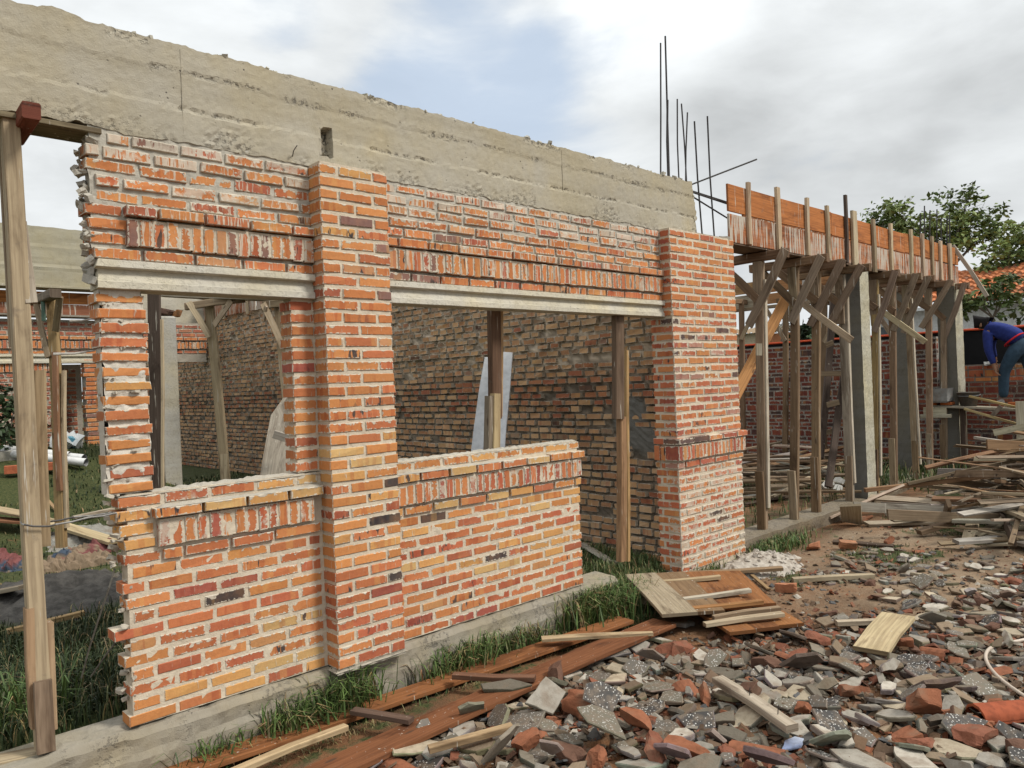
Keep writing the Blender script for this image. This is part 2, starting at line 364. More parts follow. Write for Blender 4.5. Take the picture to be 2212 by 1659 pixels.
def brick(mb, o, ex, ey, L, H, D, pal='mid', smear=.5, drip=0.0, jit=.0022, ch=.004, capm=.5):
    """one brick: o = lower outer left corner, ex along the face, ey into the wall, up = Z; face worn, edges chamfered"""
    mb.hasp = True
    o = V(o); ez = V((0, 0, 1)); c = pick(pal); sd = rnd(); s = min(1.4, max(0, smear + ru(-.3, .3)))
    if sum(c) < .2: sd = sd * .75
    cv = (c[0], c[1], c[2], s); p = (L, H, drip * ru(.4, 1.2), sd); pd = (D, H, drip, sd)
    cr = [(0, 0), (L, 0), (L, H), (0, H)]; jj = [(ru(-jit, jit), ru(-jit, jit), ru(-jit, jit)) for _ in range(4)]
    def P(a, y, z): return o + ex * a + ey * y + ez * z
    F, Rg = [], []; uf, ug = [], []
    for i, (a, z) in enumerate(cr):
        sa, sz = (1 if a == 0 else -1), (1 if z == 0 else -1); j = jj[i]
        F.append(P(a + sa * ch + j[0], j[2], z + sz * ch + j[1])); uf.append((a + sa * ch, z + sz * ch))
        Rg.append(P(a + j[0], ch + j[2], z + j[1])); ug.append((a, z))
    vs = F + Rg
    mb.add(vs, [(0, 1, 2, 3), (4, 5, 1, 0), (5, 6, 2, 1), (6, 7, 3, 2), (7, 4, 0, 3)], cv, uf + ug, 0, p)
    B = [P(a, D, z) for a, z in cr]
    dm = min(D, .3)
    for (i, k, w) in ((3, 0, 's'), (1, 2, 's'), (2, 3, 't'), (0, 1, 'b')):
        q = [Rg[i], Rg[k], B[k], B[i]]
        if w == 's':
            hi = [jj and cr[i][1], cr[k][1]]
            mb.add(q, [(0, 1, 2, 3)], cv, [(0, hi[0]), (0, hi[1]), (dm, hi[1]), (dm, hi[0])], 0, (dm, H, drip, sd))
        else:
            mi = 1 if (w == 't' and rnd() < capm) else 0
            mb.add(q, [(0, 1, 2, 3)], (MC[0], MC[1], MC[2], 0) if mi else cv, [(.1, H * .5)] * 4, mi, (.2, H, drip, sd))
MC = (.60, .515, .395); GM_ = (.40, .365, .30)
EX, EY = V((1, 0, 0)), V((0, 1, 0))
def course(mb, x0, x1, z, h=CH - .0205, yf=0.0, D=.12, off=0.0, pal='mid', smear=.5, drip=0, bl=.232, j=.019, yj=.003, base=None, ex=EX, ey=EY, **k):
    """a course of stretchers between x0 and x1 along ex, starting off*length into a brick"""
    base = V((0, 0, 0)) if base is None else V(base)
    x = x0 - off * (bl + j)
    while x < x1 - .012:
        a = max(x, x0); l = bl + ru(-.012, .012); b = min(x + l, x1); x += l + j
        if x1 - x < .05: b = x1; x = x1
        if b - a < .025: continue
        yy = yf + ru(-yj, yj)
        brick(mb, base + ex * a + ey * yy + V((0, 0, z + ru(-.002, .002))), ex, ey, b - a, h + ru(-.003, .003), D - yy + yf if False else D, pal, smear, drip, **k)
def rowlock(mb, x0, x1, z, h=2 * CH - .014, yf=-.03, D=.15, pal='low', smear=.9, drip=.3, base=None, ex=EX, ey=EY):
    base = V((0, 0, 0)) if base is None else V(base); x = x0
    while x < x1 - .02:
        w = ru(.046, .060)
        if x1 - (x + w) < .03: w = x1 - x
        brick(mb, base + ex * x + ey * (yf + ru(-.006, .004)) + V((0, 0, z + ru(-.006, .003))), ex, ey, w, h + ru(-.006, .006), D, pal, smear * ru(.45, 1.25), drip * ru(.2, 1.3)); x += w + ru(.008, .015)
def mortar(mb, x0, x1, z0, z1, yf, amp=.004, st=.03, col=MC, ex=EX, ey=EY, base=None, thick=.09, a=0.0, edge=0.0):
    """bed of mortar behind the brick faces: a bumpy front with closed sides"""
    base = V((0, 0, 0)) if base is None else V(base)
    nu = max(2, int((x1 - x0) / st)); nv = max(2, int((z1 - z0) / st))
    def fn(x, z):
        e = edge * fz(z * 9, x * 3, 5) if x in (us[0], us[-1]) else 0
        return base + ex * (x + e) + ey * (yf + amp * fz(x * 17 + base.x, z * 17, base.y + 3)) + V((0, 0, z))
    us, vs = lin(x0, x1, nu), lin(z0, z1, nv)
    grid(mb, fn, us, vs, (col[0], col[1], col[2], a), 1)
    q = [fn(x, z) for x, z in ((us[0], vs[0]), (us[-1], vs[0]), (us[-1], vs[-1]), (us[0], vs[-1]))]; b = [p + ey * thick for p in q]
    mb.add(q + b, [(0, 3, 7, 4), (1, 5, 6, 2), (3, 2, 6, 7), (0, 4, 5, 1), (4, 7, 6, 5)], (col[0], col[1], col[2], a), None, 1)
BM = [M_BRICK, M_MORTAR]

wall = thing('brick_wall', 'unfinished orange brick wall in the foreground, with openings, pilasters and a concrete beam on top', 'brick wall', (0.5, 0, 0))
W0, PL0, PL1, W1, RP0, RP1 = -.03, 1.105, 1.570, 3.388, 4.583, 5.673
T = .13
def zpal(z): return 'low' if z < .55 else 'mid' if z < 1.3 else 'top'
# --- left sill wall
mb = MB()
mortar(mb, .03, PL0 + .02, .0, 12 * CH, .0035); mortar(mb, .04, PL0 + .02, 12 * CH, 16 * CH - .01, .006)
for i in range(12):
    z = i * CH + .004; xa = [.0, .03, .012, .035, .0, .03, -.05, .045, .02, .005, .05, .02][i] + ru(-.01, .01)
    xb = PL0 - .02
    if i == 11: course(mb, xa, .185, z, pal='mid', smear=.6); course(mb, .20, xb, z, yf=-.015, D=.14, off=.6, pal='low', smear=.6)
    else: course(mb, xa, xb, z, D=.11, off=(.5 if i % 2 else 0) + ru(-.08, .08), pal='low' if rnd() < .65 else 'mid', smear=ru(.35, .65), bl=.222, yj=.002)
rowlock(mb, .175, PL0 - .06, 12 * CH + .004, smear=1.0, drip=.3); mortar(mb, .18, PL0 - .065, 12 * CH + .006, 14 * CH - .004, -.026, .003, .02, thick=.05)
course(mb, .02, .165, 12 * CH + .004, pal='mid', smear=.6); course(mb, .0, .16, 13 * CH + .004, pal='mid', smear=.6)
course(mb, -.015, .145, 14 * CH + .004, pal='mid', smear=.5)
course(mb, .155, PL0 - .012, 14 * CH + .004, yf=-.055, D=.17, pal='mid', smear=.6, bl=.225, capm=1.0)
course(mb, .0, PL0 - .02, 15 * CH + .002, pal='mid', smear=.75, off=.1, capm=1.)
# uneven mortar bed on the sill and on the ledge
def bed(mb, x0, x1, y0, y1, z, amp=.012, col=MC, st=.025):
    us, vs = lin(x0, x1, max(3, int((x1 - x0) / st))), lin(y0, y1, 5)
    def fn(x, y):
        e = min(y - y0, y1 - y, x - x0, x1 - x); k = sm(e, 0, .02)
        return V((x, y + (1 - k) * .012 * fz(x * 20, y * 9, 2), z - .012 + k * (.008 + amp * (.5 + fz(x * 22, y * 22, 7)))))
    grid(mb, fn, us, vs, (col[0], col[1], col[2], 0), 1)
bed(mb, .0, PL0, .0, T, 16 * CH - .006, .014, GM_); bed(mb, .17, PL0 - .012, -.053, .0, 15 * CH - .004, .010, GM_)
for k in range(46):
    z = ru(.02, 15.5 * CH); s = ru(.012, .03); chunk(mb, (ru(-.03, .03) + (.02 if z < .8 else -.01), ru(.0, .11), z), (s * 1.6, s * 1.5, s * .8), Euler((ru(-.4, .4), ru(-.4, .4), rnd() * 3)), (.44, .395, .32, 0), k * 1.7, 1, cuts=1, rough=.3)
mb.build('sill_wall', BM, wall)
# --- left pier of the window, raked joints
mb = MB()
for i in range(14):
    z = (16 + i) * CH; lean = -.0022 * (16 + i); xr = .165 + ru(-.006, .006)
    brick(mb, V((lean + ru(-.008, .008), ru(-.008, .006), z + .003)), EX, EY, xr - lean, CH - .024 + ru(-.004, .004), T, ('mid' if i < 8 else 'top'), .36, .1, capm=.95, ch=.005, jit=.004)
mortar(mb, -.04, .158, 16 * CH, 30 * CH, .007, .010, .014, (.60, .55, .47), thick=.09, edge=.02)
for k in range(40):
    z = (16 + int(ru(0, 14))) * CH + ru(-.012, .004); s = ru(.010, .022); chunk(mb, (ru(-.045, -.0) if rnd() < .6 else ru(.0, .15), ru(-.004, .012) if rnd() < .6 else ru(0, .1), z), (s * 1.8, s * 1.4, s * .7), Euler((ru(-.3, .3), ru(-.3, .3), rnd() * 3)), (.46, .415, .34, 0), k * 1.3, 1, cuts=1, rough=.3)
mb.build('window_pier', BM, wall)
# jamb on the other side of the window
mb = MB()
for i in range(14):
    z = (16 + i) * CH
    brick(mb, V((.955 + ru(-.005, .005), ru(-.003, .003) + .004, z + .004)), EX, EY, .142, CH - .020, T, 'low' if rnd() < .6 else 'mid', .45, .1, capm=.6)
mortar(mb, .965, PL0 + .02, 16 * CH, 30 * CH, .010, .004, .02); mb.build('window_jamb', BM, wall)
# --- panels above the lintels
GM = (.45, .42, .355)
def upper(name, x0, x1, xr0, left):
    mb = MB(); mortar(mb, x0 + (.02 if left else -.02), x1 + .02, 32 * CH, 41.3 * CH, .011, .007, .025, GM, edge=.02 if left else 0)
    course(mb, x0 + .02, x1, 32 * CH + .004, yf=-.012, D=.14, off=.1, pal='top', smear=.55, drip=.35)
    if left:
        for k in (33, 34): course(mb, x0 + .005, x0 + .175, k * CH + .004, pal='top', smear=.35, drip=.2, yf=-.004, jit=.005)
        course(mb, x0 - .01, x0 + .155, 35 * CH + .004, pal='top', smear=.35, drip=.1)
        course(mb, x0 + .165, x1, 35 * CH + .004, yf=-.05, D=.17, off=.4, pal='top', smear=.6, drip=.6, capm=1.)
    else: course(mb, x0, x1, 35 * CH + .004, yf=-.045, D=.16, off=.4, pal='top', smear=.6, drip=.6, capm=1.)
    rowlock(mb, xr0, x1, 33 * CH + .002, yf=-.026, smear=.95, drip=.4, pal='top'); mortar(mb, xr0 + .005, x1 - .005, 33 * CH + .006, 35 * CH - .006, -.021, .003, .02, thick=.05)
    for k in range(36, 41):
        xa = x0 + ru(-.02, .015) if left else x0
        if k == 40 and left: xa = x0 + .10
        if k in (36, 37) and left: xa = x0 + .04
        course(mb, xa, x1, k * CH + .004 + ru(-.003, .003), yf=ru(-.004, .004), off=rnd(), pal='top', smear=ru(.75, 1.15), drip=.45 + .45 * (k > 38), bl=.222, yj=.005, h=CH - .021, jit=.004)
    if left:
        for k in range(40):
            s = ru(.012, .032); chunk(mb, (x0 + ru(-.02, .03), ru(0, .1), ru(32.2, 40.5) * CH), (s * 1.5, s * 1.5, s), Euler((rnd(), rnd(), rnd() * 3)), GM + (0,), k * 1.9, 1, cuts=1, rough=.3)
    mb.build(name, BM, wall)
upper('upper_panel', -.085, PL0, .085, True)
upper('upper_panel', PL1, RP0 - .005, PL1 + .005, False)
# --- right sill wall
mb = MB()
mortar(mb, PL1 - .02, W1 - .02, .0, 16 * CH - .01, .0035)
for i in range(12):
    z = i * CH + .004
    if i == 11: course(mb, PL1 + .005, W1, z, yf=-.015, D=.14, off=.55, pal='mid', smear=.6, bl=.215)
    else: course(mb, PL1 + .005, W1 - ru(0, .012), z, D=T, off=(.5 if i % 2 else 0) + ru(-.1, .1), pal='low' if i < 4 else ('mid' if rnd() < .75 else 'low'), smear=ru(.35, .65), bl=.21, yj=.002)
rowlock(mb, PL1 + .01, W1 - .004, 12 * CH + .004, smear=1.0, drip=.3, pal='low'); mortar(mb, PL1 + .015, W1 - .01, 12 * CH + .006, 14 * CH - .004, -.026, .003, .02, thick=.05)
course(mb, PL1 + .005, W1 + .02, 14 * CH + .004, yf=-.05, D=.19, pal='mid', smear=.7, bl=.22, drip=.3, capm=1.)
course(mb, PL1 + .005, W1, 15 * CH + .002, yf=.0, D=T, pal='mid', smear=.95, off=.2, capm=1.)
bed(mb, PL1, W1, .0, T, 16 * CH - .006, .012, GM_); bed(mb, PL1, W1 - .7, -.048, .0, 15 * CH - .004, .008, GM_)
mb.build('sill_wall', BM, wall)
# --- middle pilaster
mb = MB(); yp = -.1263
for i in range(41):
    z = i * CH + .004; A = i % 2 == 0; pal = zpal(z) if rnd() < .75 else 'mid'; sme = ru(.3, .6)
    if A: cuts = [(PL0, PL0 + .112), (PL0 + .128, PL0 + .35), (PL0 + .366, PL1)]
    else: cuts = [(PL0, PL0 + .225), (PL0 + .242, PL1)]
    for k, (a, b) in enumerate(cuts):
        D = (.125 if A else .11) if k == 0 else .14
        brick(mb, V((a + ru(-.003, .003), yp + ru(-.002, .002), z)), EX, EY, b - a, CH - .020 + ru(-.003, .002), .14, pal, sme, .06 + .1 * (i > 36), capm=.4)
mortar(mb, PL0 + .007, PL1 - .007, 0, 41 * CH, yp + .006, .0025, .025, thick=.13)
mb.build('pilaster', BM, wall)
# --- big corner pier with its ledge
mb = MB(); yq = -.1119; yb = .13; EXn, EYn = V((0, -1, 0)), V((1, 0, 0))
for i in range(-2, 41):
    z = i * CH + .004
    if i in (12, 13): continue
    pr = .045 if i == 14 else .012 if i == 11 else 0
    sme = ru(1.15, 1.45) if i < 11 else .75; pal = 'pier' if i > 8 else 'low'
    if i > 29: pal = 'top'; sme = .5
    course(mb, RP0 - pr, RP1 + pr, z, yf=yq - pr, D=.13 + pr, off=.5 * (i % 2) + ru(-.05, .05), pal=pal, smear=sme, bl=.225, yj=.003, drip=.08 if i > 30 else 0)
    # left return of the pier, seen through the door opening
    course(mb, -yb, -yq + pr - .012, z, yf=-pr * .6, D=.10, off=.5 * (i % 2), pal='low', smear=.35, bl=.118, base=V((RP0, 0, 0)), ex=EXn, ey=EYn)
    course(mb, yq - pr + .012, yb, z, yf=-pr, D=.10, off=.5 * (i % 2), pal='pier', smear=.5, bl=.118, base=V((RP1, 0, 0)), ex=EY, ey=V((-1, 0, 0)))
rowlock(mb, RP0 - .03, RP1 + .03, 12 * CH + .004, yf=yq - .032, smear=.95, drip=.2, pal='low'); mortar(mb, RP0 - .025, RP1 + .025, 12 * CH + .006, 14 * CH - .006, yq - .027, .003, .02, thick=.05)
rowlock(mb, -yb, -yq, 12 * CH + .004, yf=-.028, D=.1, smear=.4, drip=0, base=V((RP0, 0, 0)), ex=EXn, ey=EYn, pal='low')
rowlock(mb, yq, yb, 12 * CH + .004, yf=-.028, D=.1, smear=.4, drip=0, base=V((RP1, 0, 0)), ex=EY, ey=V((-1, 0, 0)), pal='low')
mortar(mb, RP0 + .006, RP1 - .006, -2 * CH - .2, 41 * CH, yq + .0055, .003, .03, thick=.225)
mb.build('corner_pier', BM, wall)
# white cement lump left on the top outer corner of the pier
mb = MB(); chunk(mb, (RP1 - .05, yq + .05, 40.6 * CH), (.13, .12, .085), Euler((.1, .2, .3)), (.55, .52, .46, 0), 3.3, rough=.12); mb.build('cement_lump', M_RUB, wall)
# --- lintels: precast, fluted front
def lintel(x0, x1, zb, y=0.0, parent=None, rag=True):
    pr = [(-.036, .142), (-.038, .106), (-.034, .102), (-.004, .098), (-.004, .088), (-.016, .050), (-.018, .040), (-.030, .036), (-.030, .003), (-.027, 0), (.125, 0), (.125, .142)]
    mb = MB(); n = int((x1 - x0) / .06); us = lin(x0, x1, n); vs = []; k = len(pr)
    for x in us:
        for a, b in pr: vs.append(V((x + (ru(-.012, .012) if rag and x == x0 else 0), y + a + .0018 * fz(x * 9, b * 40), zb + b + .0015 * fz(x * 7, a * 50, 4))))
    fs = [(i * k + q, i * k + (q + 1) % k, (i + 1) * k + (q + 1) % k, (i + 1) * k + q) for i in range(n) for q in range(k)]
    fs += [tuple(range(k)), tuple(reversed(range(n * k, n * k + k)))]
    mb.add(vs, fs, (.54, .515, .45, .15)); return mb.build('lintel', M_CONC, parent)
lintel(-.055, PL0 - .004, 30 * CH, 0, wall); lintel(PL1 + .004, RP0 + .0, 30 * CH, 0, wall)
mb = MB()
for k in range(9): chunk(mb, (-.058 + ru(-.01, .012), ru(.0, .1), 30 * CH + ru(.01, .14)), (.05, .05, .04), Euler((rnd(), rnd(), rnd())), (.42, .4, .35, 0), k + .3)
mb.build('mortar_lump', M_RUB, wall)
# --- ring beam
mb = MB(); bz0, bz1 = 41 * CH + .004, 3.462; cc = (.375, .345, .28)
us = lin(-3.6, 5.2, 440); vs = lin(0, 1, 26)
def bface(y0, sg):
    def fn(x, t):
        zt = bz1 + .010 * fz(x * 7, 1, 3) + .012 * abs(fz(x * 23, 4, 1)) + (.018 * sm(fz(x * 3, 9, 2), .1, .5)); zb = bz0 - .004 + .02 * fz(x * 3, 2, 8) + .012 * fz(x * 15, 3) - (.0 if x > -.1 else .0)
        z = zb + (zt - zb) * t
        xx = x + (.03 * fz(z * 14, 2, 5) - .05 * sm(t, .55, 1) * sm(x, 5.1, 5.2) if x > 5.17 else 0)
        y = .0015 * fz(x * 5, z * 5, 1) + .0018 * fz(x * 30, z * 30, 2)
        for zl in (3.13, 3.32):       # board marks of the shuttering
            d = abs(z - zl - .008 * nz(x * 1.3, zl)); y += .006 * math.exp(-(d / .006) ** 2) * sm(fz(x * 2.5, zl * 9, 4), -.2, .15)
        y += .004 * (1 if z > 3.13 else 0) * (1 if z < 3.32 else .3)
        hc = sm(zb + .10 + .10 * fz(x * 2.2, 7, 7) - z, 0, .05) * sm(fz(x * 4, 1, 6), -.25, .2)
        y += .008 * hc * (.4 + fz(x * 46, z * 46, 9))
        hc2 = sm(z - (zt - .05), 0, .04) * sm(fz(x * 2.1, 5, 6), .12, .35); y += .014 * hc2 * (.4 + fz(x * 45, z * 45, 9))
        if abs(x - 1.235) < .035 and 3.03 < z < 3.19: y += .06 + .02 * fz(x * 50, z * 50)
        return V((xx, y0 + sg * y, z))
    return fn
def bcol(x, t):
    z = bz0 + (bz1 - bz0) * t; k = 1 if x < .39 else 1.04 if x < 3.33 else 1.0
    a = .55 * sm(bz0 + .06 + .12 * fz(x * 2.2, 7, 7) - z, 0, .05) * sm(fz(x * 4, 1, 6), -.3, .15) + .7 * sm(z - (bz1 - .055), 0, .03) * sm(fz(x * 2.1, 5, 6), .05, .3)
    if abs(x - 1.235) < .04 and 3.02 < z < 3.2: a = 1.
    for zl in (3.13, 3.32):
        if abs(z - zl - .008 * nz(x * 1.3, zl)) < .014: a = max(a, .75 * sm(fz(x * 2.5, zl * 9, 4), -.2, .15))
    return (cc[0] * k, cc[1] * k, cc[2] * k, a)
grid(mb, bface(.004, 1), us, vs, None, 0, bcol)
f0, f1 = bface(.004, 1), bface(.205, -1)
grid(mb, f1, us, lin(0, 1, 2), cc + (0,))
grid(mb, lambda x, t: (f0(x, 1) * (1 - t) + f1(x, 1) * t) + V((0, 0, .018 * fz(x * 12, t * 5, 2) if 0 < t < 1 else 0)), us, lin(0, 1, 4), cc + (.3,))
grid(mb, lambda x, t: f0(x, 0) * (1 - t) + f1(x, 0) * t, us, [0, 1], cc + (0,))
grid(mb, lambda s, t: f0(us[-1], s) * (1 - t) + f1(us[-1], s) * t + V((.03 * fz(s * 9, t * 6, 3) if 0 < t < 1 else 0, 0, 0)), lin(0, 1, 14), lin(0, 1, 5), cc + (.6,))
# aggregate lumps bristling along the broken top edge and end
for k in range(150):
    x = ru(-.4, 5.2)
    if fz(x * 2.1, 5, 6) < .02 and rnd() < .6: continue
    chunk(mb, (x, ru(.005, .19), bz1 + ru(-.005, .018)), (ru(.015, .04),) * 3, Euler((rnd() * 3, rnd() * 3, rnd() * 3)), (.40, .385, .34, 0), k * .7, cuts=1)
for k in range(26): chunk(mb, (5.2 + ru(-.03, .012), ru(.01, .19), ru(3.0, 3.47)), (ru(.02, .05),) * 3, Euler((rnd() * 3, rnd() * 3, rnd() * 3)), (.42, .40, .35, 0), k * .7 + 200, cuts=1)
for i in range(len(mb.uv)): pass
mb.build('ring_beam', M_CONC, wall, smooth=False)
for x in (.39, 3.33):                      # day joints
    mb = MB(); box(mb, x - .0012, x + .0012, .0035, .02, bz0 + .03, bz1 - .02, (.35, .32, .26, 0), c=0); mb.build('day_joint', M_CONC, wall)
# bent bit of tie wire
mb = MB(); tube(mb, [Y(632, 338, .01), Y(634, 326, -.03), Y(642, 314, -.04)], .003, 5, (.06, .05, .045, 0)); mb.build('tie_wire', M_METAL, wall)
# --- starter bars
RB = [((1427, 395), (1427, 93), .06, .0075), ((1446, 398), (1437, 78), .14, .0085), ((1444, 398), (1442, 216), .03, .010), ((1467, 400), (1463, 214), .12, .007), ((1484, 410), (1472, 224), .10, .007),
      ((1481, 410), (1485, 243), .03, .007), ((1517, 510), (1500, 262), .06, .008), ((1543, 512), (1528, 251), .0, .008)]
for (a, b, y, r) in RB:
    p, q = Y(a[0], a[1], y), Y(b[0], b[1], y); m_ = (p + q) / 2 + V((ru(-.01, .01), ru(-.01, .01), 0))
    mb = MB(); tube(mb, [p, m_, q], r, 6, (.045, .04, .038, 0)); mb.build('rebar', M_METAL, wall)
for (a, b, ya, yb_, r) in [((1490, 400), (1635, 344), .1, -.35, .008), ((1480, 410), (1600, 450), .06, .06, .009), ((1480, 408), (1600, 446), .14, .14, .009), ((1485, 418), (1600, 489), .1, .1, .009)]:
    p, q = Y(a[0], a[1], ya), Y(b[0], b[1], yb_); mb = MB(); tube(mb, [p, q], r, 6, (.10, .095, .09, 0) if a[0] == 1490 else (.045, .04, .038, 0)); mb.build('rebar', M_METAL, wall)
# --- plinth under the wall
mb = MB(); pc = (.27, .245, .20)
def pf(x, t):
    z0, z1 = -.55, -.012 + .010 * fz(x * 6, 3) + (.012 if x < 0 else 0); z = z0 + (z1 - z0) * t
    return V((x, -.045 + .014 * fz(x * 4, z * 7, 2) + .006 * fz(x * 19, z * 19, 2) - .015 * sm(-.1 - z, 0, .05) + .03 * sm(t, .93, 1), z))
us = lin(-3.6, 3.75, 230); grid(mb, pf, us, lin(0, 1, 16), None, 0, lambda x, t: pc + (.55 * sm(t, .6, .9) * sm(fz(x * 3, 4), .0, .3),))
grid(mb, lambda x, t: pf(x, 1) * (1 - t) + V((x, .20, .0)) * t + V((0, 0, .014 * fz(x * 9, t * 3, 6) if 0 < t < 1 else 0)), us, lin(0, 1, 5), pc + (.1,))
grid(mb, lambda s, t: pf(us[-1], s) * (1 - t) + V((us[-1], .2, -.55 + .55 * s)) * t, [0, .5, 1], [0, 1], pc + (0,))
grid(mb, lambda x, s: V((x, .2, -.55 + .55 * s)), [us[0], us[-1]], [0, 1], pc + (0,))
mb.build('plinth', M_CONC, wall)
mb = MB(); bed(mb, PL0 - .02, PL1 + .02, -.125, .0, -.004, .006, (.4, .36, .29)); mb2 = MB()
us = lin(PL0 - .01, PL1 + .01, 20); grid(mb, lambda x, t: V((x, -.11 + .10 * t + .008 * fz(x * 30, t), -.028 + .012 * fz(x * 25, t * 4))), us, lin(0, 1, 4), (.4, .36, .29, 0), 1)
grid(mb, lambda x, t: V((x, -.118 + .01 * fz(x * 30, t), -.030 + .03 * t)), us, [0, 1], (.4, .36, .29, 0), 1)
mb.build('bedding', [M_MORTAR, M_MORTAR], wall)
# continuing footing to the right of the pier
mb = MB(); us = lin(5.66, 13.0, 120)
fp = lambda x, t: V((x, -.075 + .010 * fz(x * 4, t * 3, 2) + .005 * fz(x * 21, t * 8, 2), -.45 + .40 * t + .02 * sm(t, .9, 1) * fz(x * 5, 2)))
grid(mb, fp, us, lin(0, 1, 10), (.18, .145, .105, .3))
grid(mb, lambda x, t: fp(x, 1) * (1 - t) + V((x, .24, -.045)) * t + V((0, 0, .012 * fz(x * 8, t * 3) if 0 < t < 1 else 0)), us, lin(0, 1, 5), (.19, .16, .12, .3))
grid(mb, lambda x, s: V((x, .24, -.45 + .4 * s)), [5.66, 13], [0, 1], (.33, .27, .19, 0)); grid(mb, lambda s, t: V((13, -.075 + .315 * t, -.45 + .4 * s)), [0, 1], [0, 1], (.33, .27, .19, 0))
tag(mb.build('concrete_footing', M_CONC), 'low buff concrete footing strip running right from the corner pier under the timber props', 'footing')
# mortar rubble spilt at the foot of the pier
mb = MB(); ctr = V((5.42, -.42, 0))
def sp(x, y):
    r = math.hypot((x - ctr.x) / .66, (y - ctr.y) / .40); h = .15 * max(0, 1 - r * (1 + .25 * fz(x * 4, y * 4))) ** 1.1 * (1 + .35 * sm(y, -.5, -.2))
    return V((x, y, gz(x, y) - .03 + h + .016 * fz(x * 26, y * 26)))
grid(mb, sp, lin(4.8, 6.05, 42), lin(-.95, -.11, 30), (.42, .38, .325, 0))
for k in range(60):
    x, y = ctr.x + R_.gauss(0, .25), ctr.y + R_.gauss(-.05, .17)
    if y < -.13: chunk(mb, sp(x, y), (ru(.02, .06), ru(.02, .05), ru(.015, .03)), Euler((rnd(), rnd(), rnd() * 3)), (.43, .39, .34, 0), k + .5, cuts=1)
tag(mb.build('mortar_heap', M_RUB), 'heap of crumbled whitish mortar spilling from the foot of the corner pier', 'mortar heap')
# ------------------------------------------------------------------ ground
def axis(a, b, st, far):
    c = [a + st * i for i in range(int((b - a) / st) + 1)]
    lo, hi, d = [], [], st
    x = a
    while x > -far: d *= 1.6; x -= d; lo.append(x)
    x, d = c[-1], st
    while x < far: d *= 1.6; x += d; hi.append(x)
    return lo[::-1] + c + hi
us, vs = axis(-4, 15, .075, 600), axis(-5.5, 12.5, .075, 600)
def rubz(x, y):                                    # where broken masonry lies thick on the soil
    t = -(y + .55 + .57 * max(0, x - 3.0)); d = sm(t, -.05, .35) * sm(x, .3, 1.0)
    far = .28 * sm(x, 3.6, 4.4) * sm(y, -.5, -.9) * sm(x, 7.6, 6.4)
    if x > 4.6: d *= 1 - .55 * sm(fz(x * .9, y * .9, 6), -.05, .25)
    return max(d, far * (1 - .7 * sm(fz(x * 1.1, y * 1.1, 16), -.1, .2)))
def gcol(x, y):
    gr = .15
    if y > .1: gr = .95 - .5 * sm(x, 5.5, 6.5) - .25 * sm(fz(x * .8, y * .8, 4), 0, .4)
    elif y > -.42: gr = .46 - .1 * sm(x, 5, 7)
    else:
        gr = .30 * sm(-.4 - y, .5, 0); band = math.exp(-((y + .9 + .18 * (x - 5)) / .45) ** 2) * sm(x, 4.6, 5.4)
        gr = max(gr, .85 * band * sm(fz(x * 1.3, y * 1.3, 9), -.3, .1)); gr = max(gr, .75 * sm(x, 6.8, 8.5) * sm(fz(x, y, 2), -.3, .2))
        if rubz(x, y) > .4: gr = min(gr, .2)
    if max(abs(x - 5), abs(y - 3)) > 14: gr = .7
    sa = 1.0 * math.exp(-((x - .4) ** 2 / .75 + (y - 2.75) ** 2 / .65)) if y > .3 else .0
    wh = sm(x, 3.9, 5.5) * sm(y, -.2, -.5) * (.45 + .55 * sm(fz(x * .7, y * .7, 12), -.3, .2)); return (gr, 1.1 * sa, wh, 0)
mb = MB(); grid(mb, lambda x, y: V((x, y, gz(x, y))), us, vs, None, 0, gcol)
tag(mb.build('ground', M_SOIL, smooth=True), kind='structure')

# ------------------------------------------------------------------ rough brick wall across the room
def rbrick(mb, o, ex, ey, L, H, D, pal, j=.006, smear=0.):
    mb.hasp = True; c = pick(pal); o = V(o); q = []
    for y in (0, D):
        for a, z in ((0, 0), (L, 0), (L, H), (0, H)):
            q.append(o + ex * (a + ru(-j, j)) + ey * (y + ru(-j, j) * (y == 0)) + V((0, 0, z + ru(-j, j) * .7)))
    uv = [(0, 0), (L, 0), (L, H), (0, H)] * 2
    mb.add(q, [(0, 1, 2, 3), (3, 2, 6, 7), (0, 4, 5, 1), (0, 3, 7, 4), (1, 5, 6, 2)], (c[0], c[1], c[2], smear), uv, 0, (L, H, 0, rnd() * .8))
EXl, EYl = V((0, -1, 0)), V((1, 0, 0))
def grey_patch(y, z): return sm(.45 * fz(y * 2.6, z * 2.3, 3) + .95 * math.exp(-((y - .5) / .45) ** 2 - ((z - 1.2) / .7) ** 2), .58, .85)
mb = MB(); XC = 4.75; z = -.25; row = 0
while z < 3.12:
    y = .14 + rnd() * .1
    off = ru(-.007, .007); lean = .02 * math.sin(z * 2.2)
    while y < 14.5:
        L = ru(.105, .15) if rnd() < .8 else ru(.16, .2); H = ru(.040, .055)
        g_ = grey_patch(y, z)
        band = 1.35 < z < 1.62 or 1.9 < z < 1.97
        if rnd() > g_ * .72 and rnd() > .05 and not (2.95 < z and rnd() < .35):
            wv = .012 * fz(y * .5, row, 1)
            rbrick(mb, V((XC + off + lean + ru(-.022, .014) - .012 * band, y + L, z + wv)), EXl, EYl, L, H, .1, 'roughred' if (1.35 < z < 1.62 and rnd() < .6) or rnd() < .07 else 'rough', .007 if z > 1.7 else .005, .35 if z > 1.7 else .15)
        y += L + (ru(.02, .045) if z < 1.7 else ru(.022, .045))
    z += .0737; row += 1
mc = (.26, .215, .165, 0)
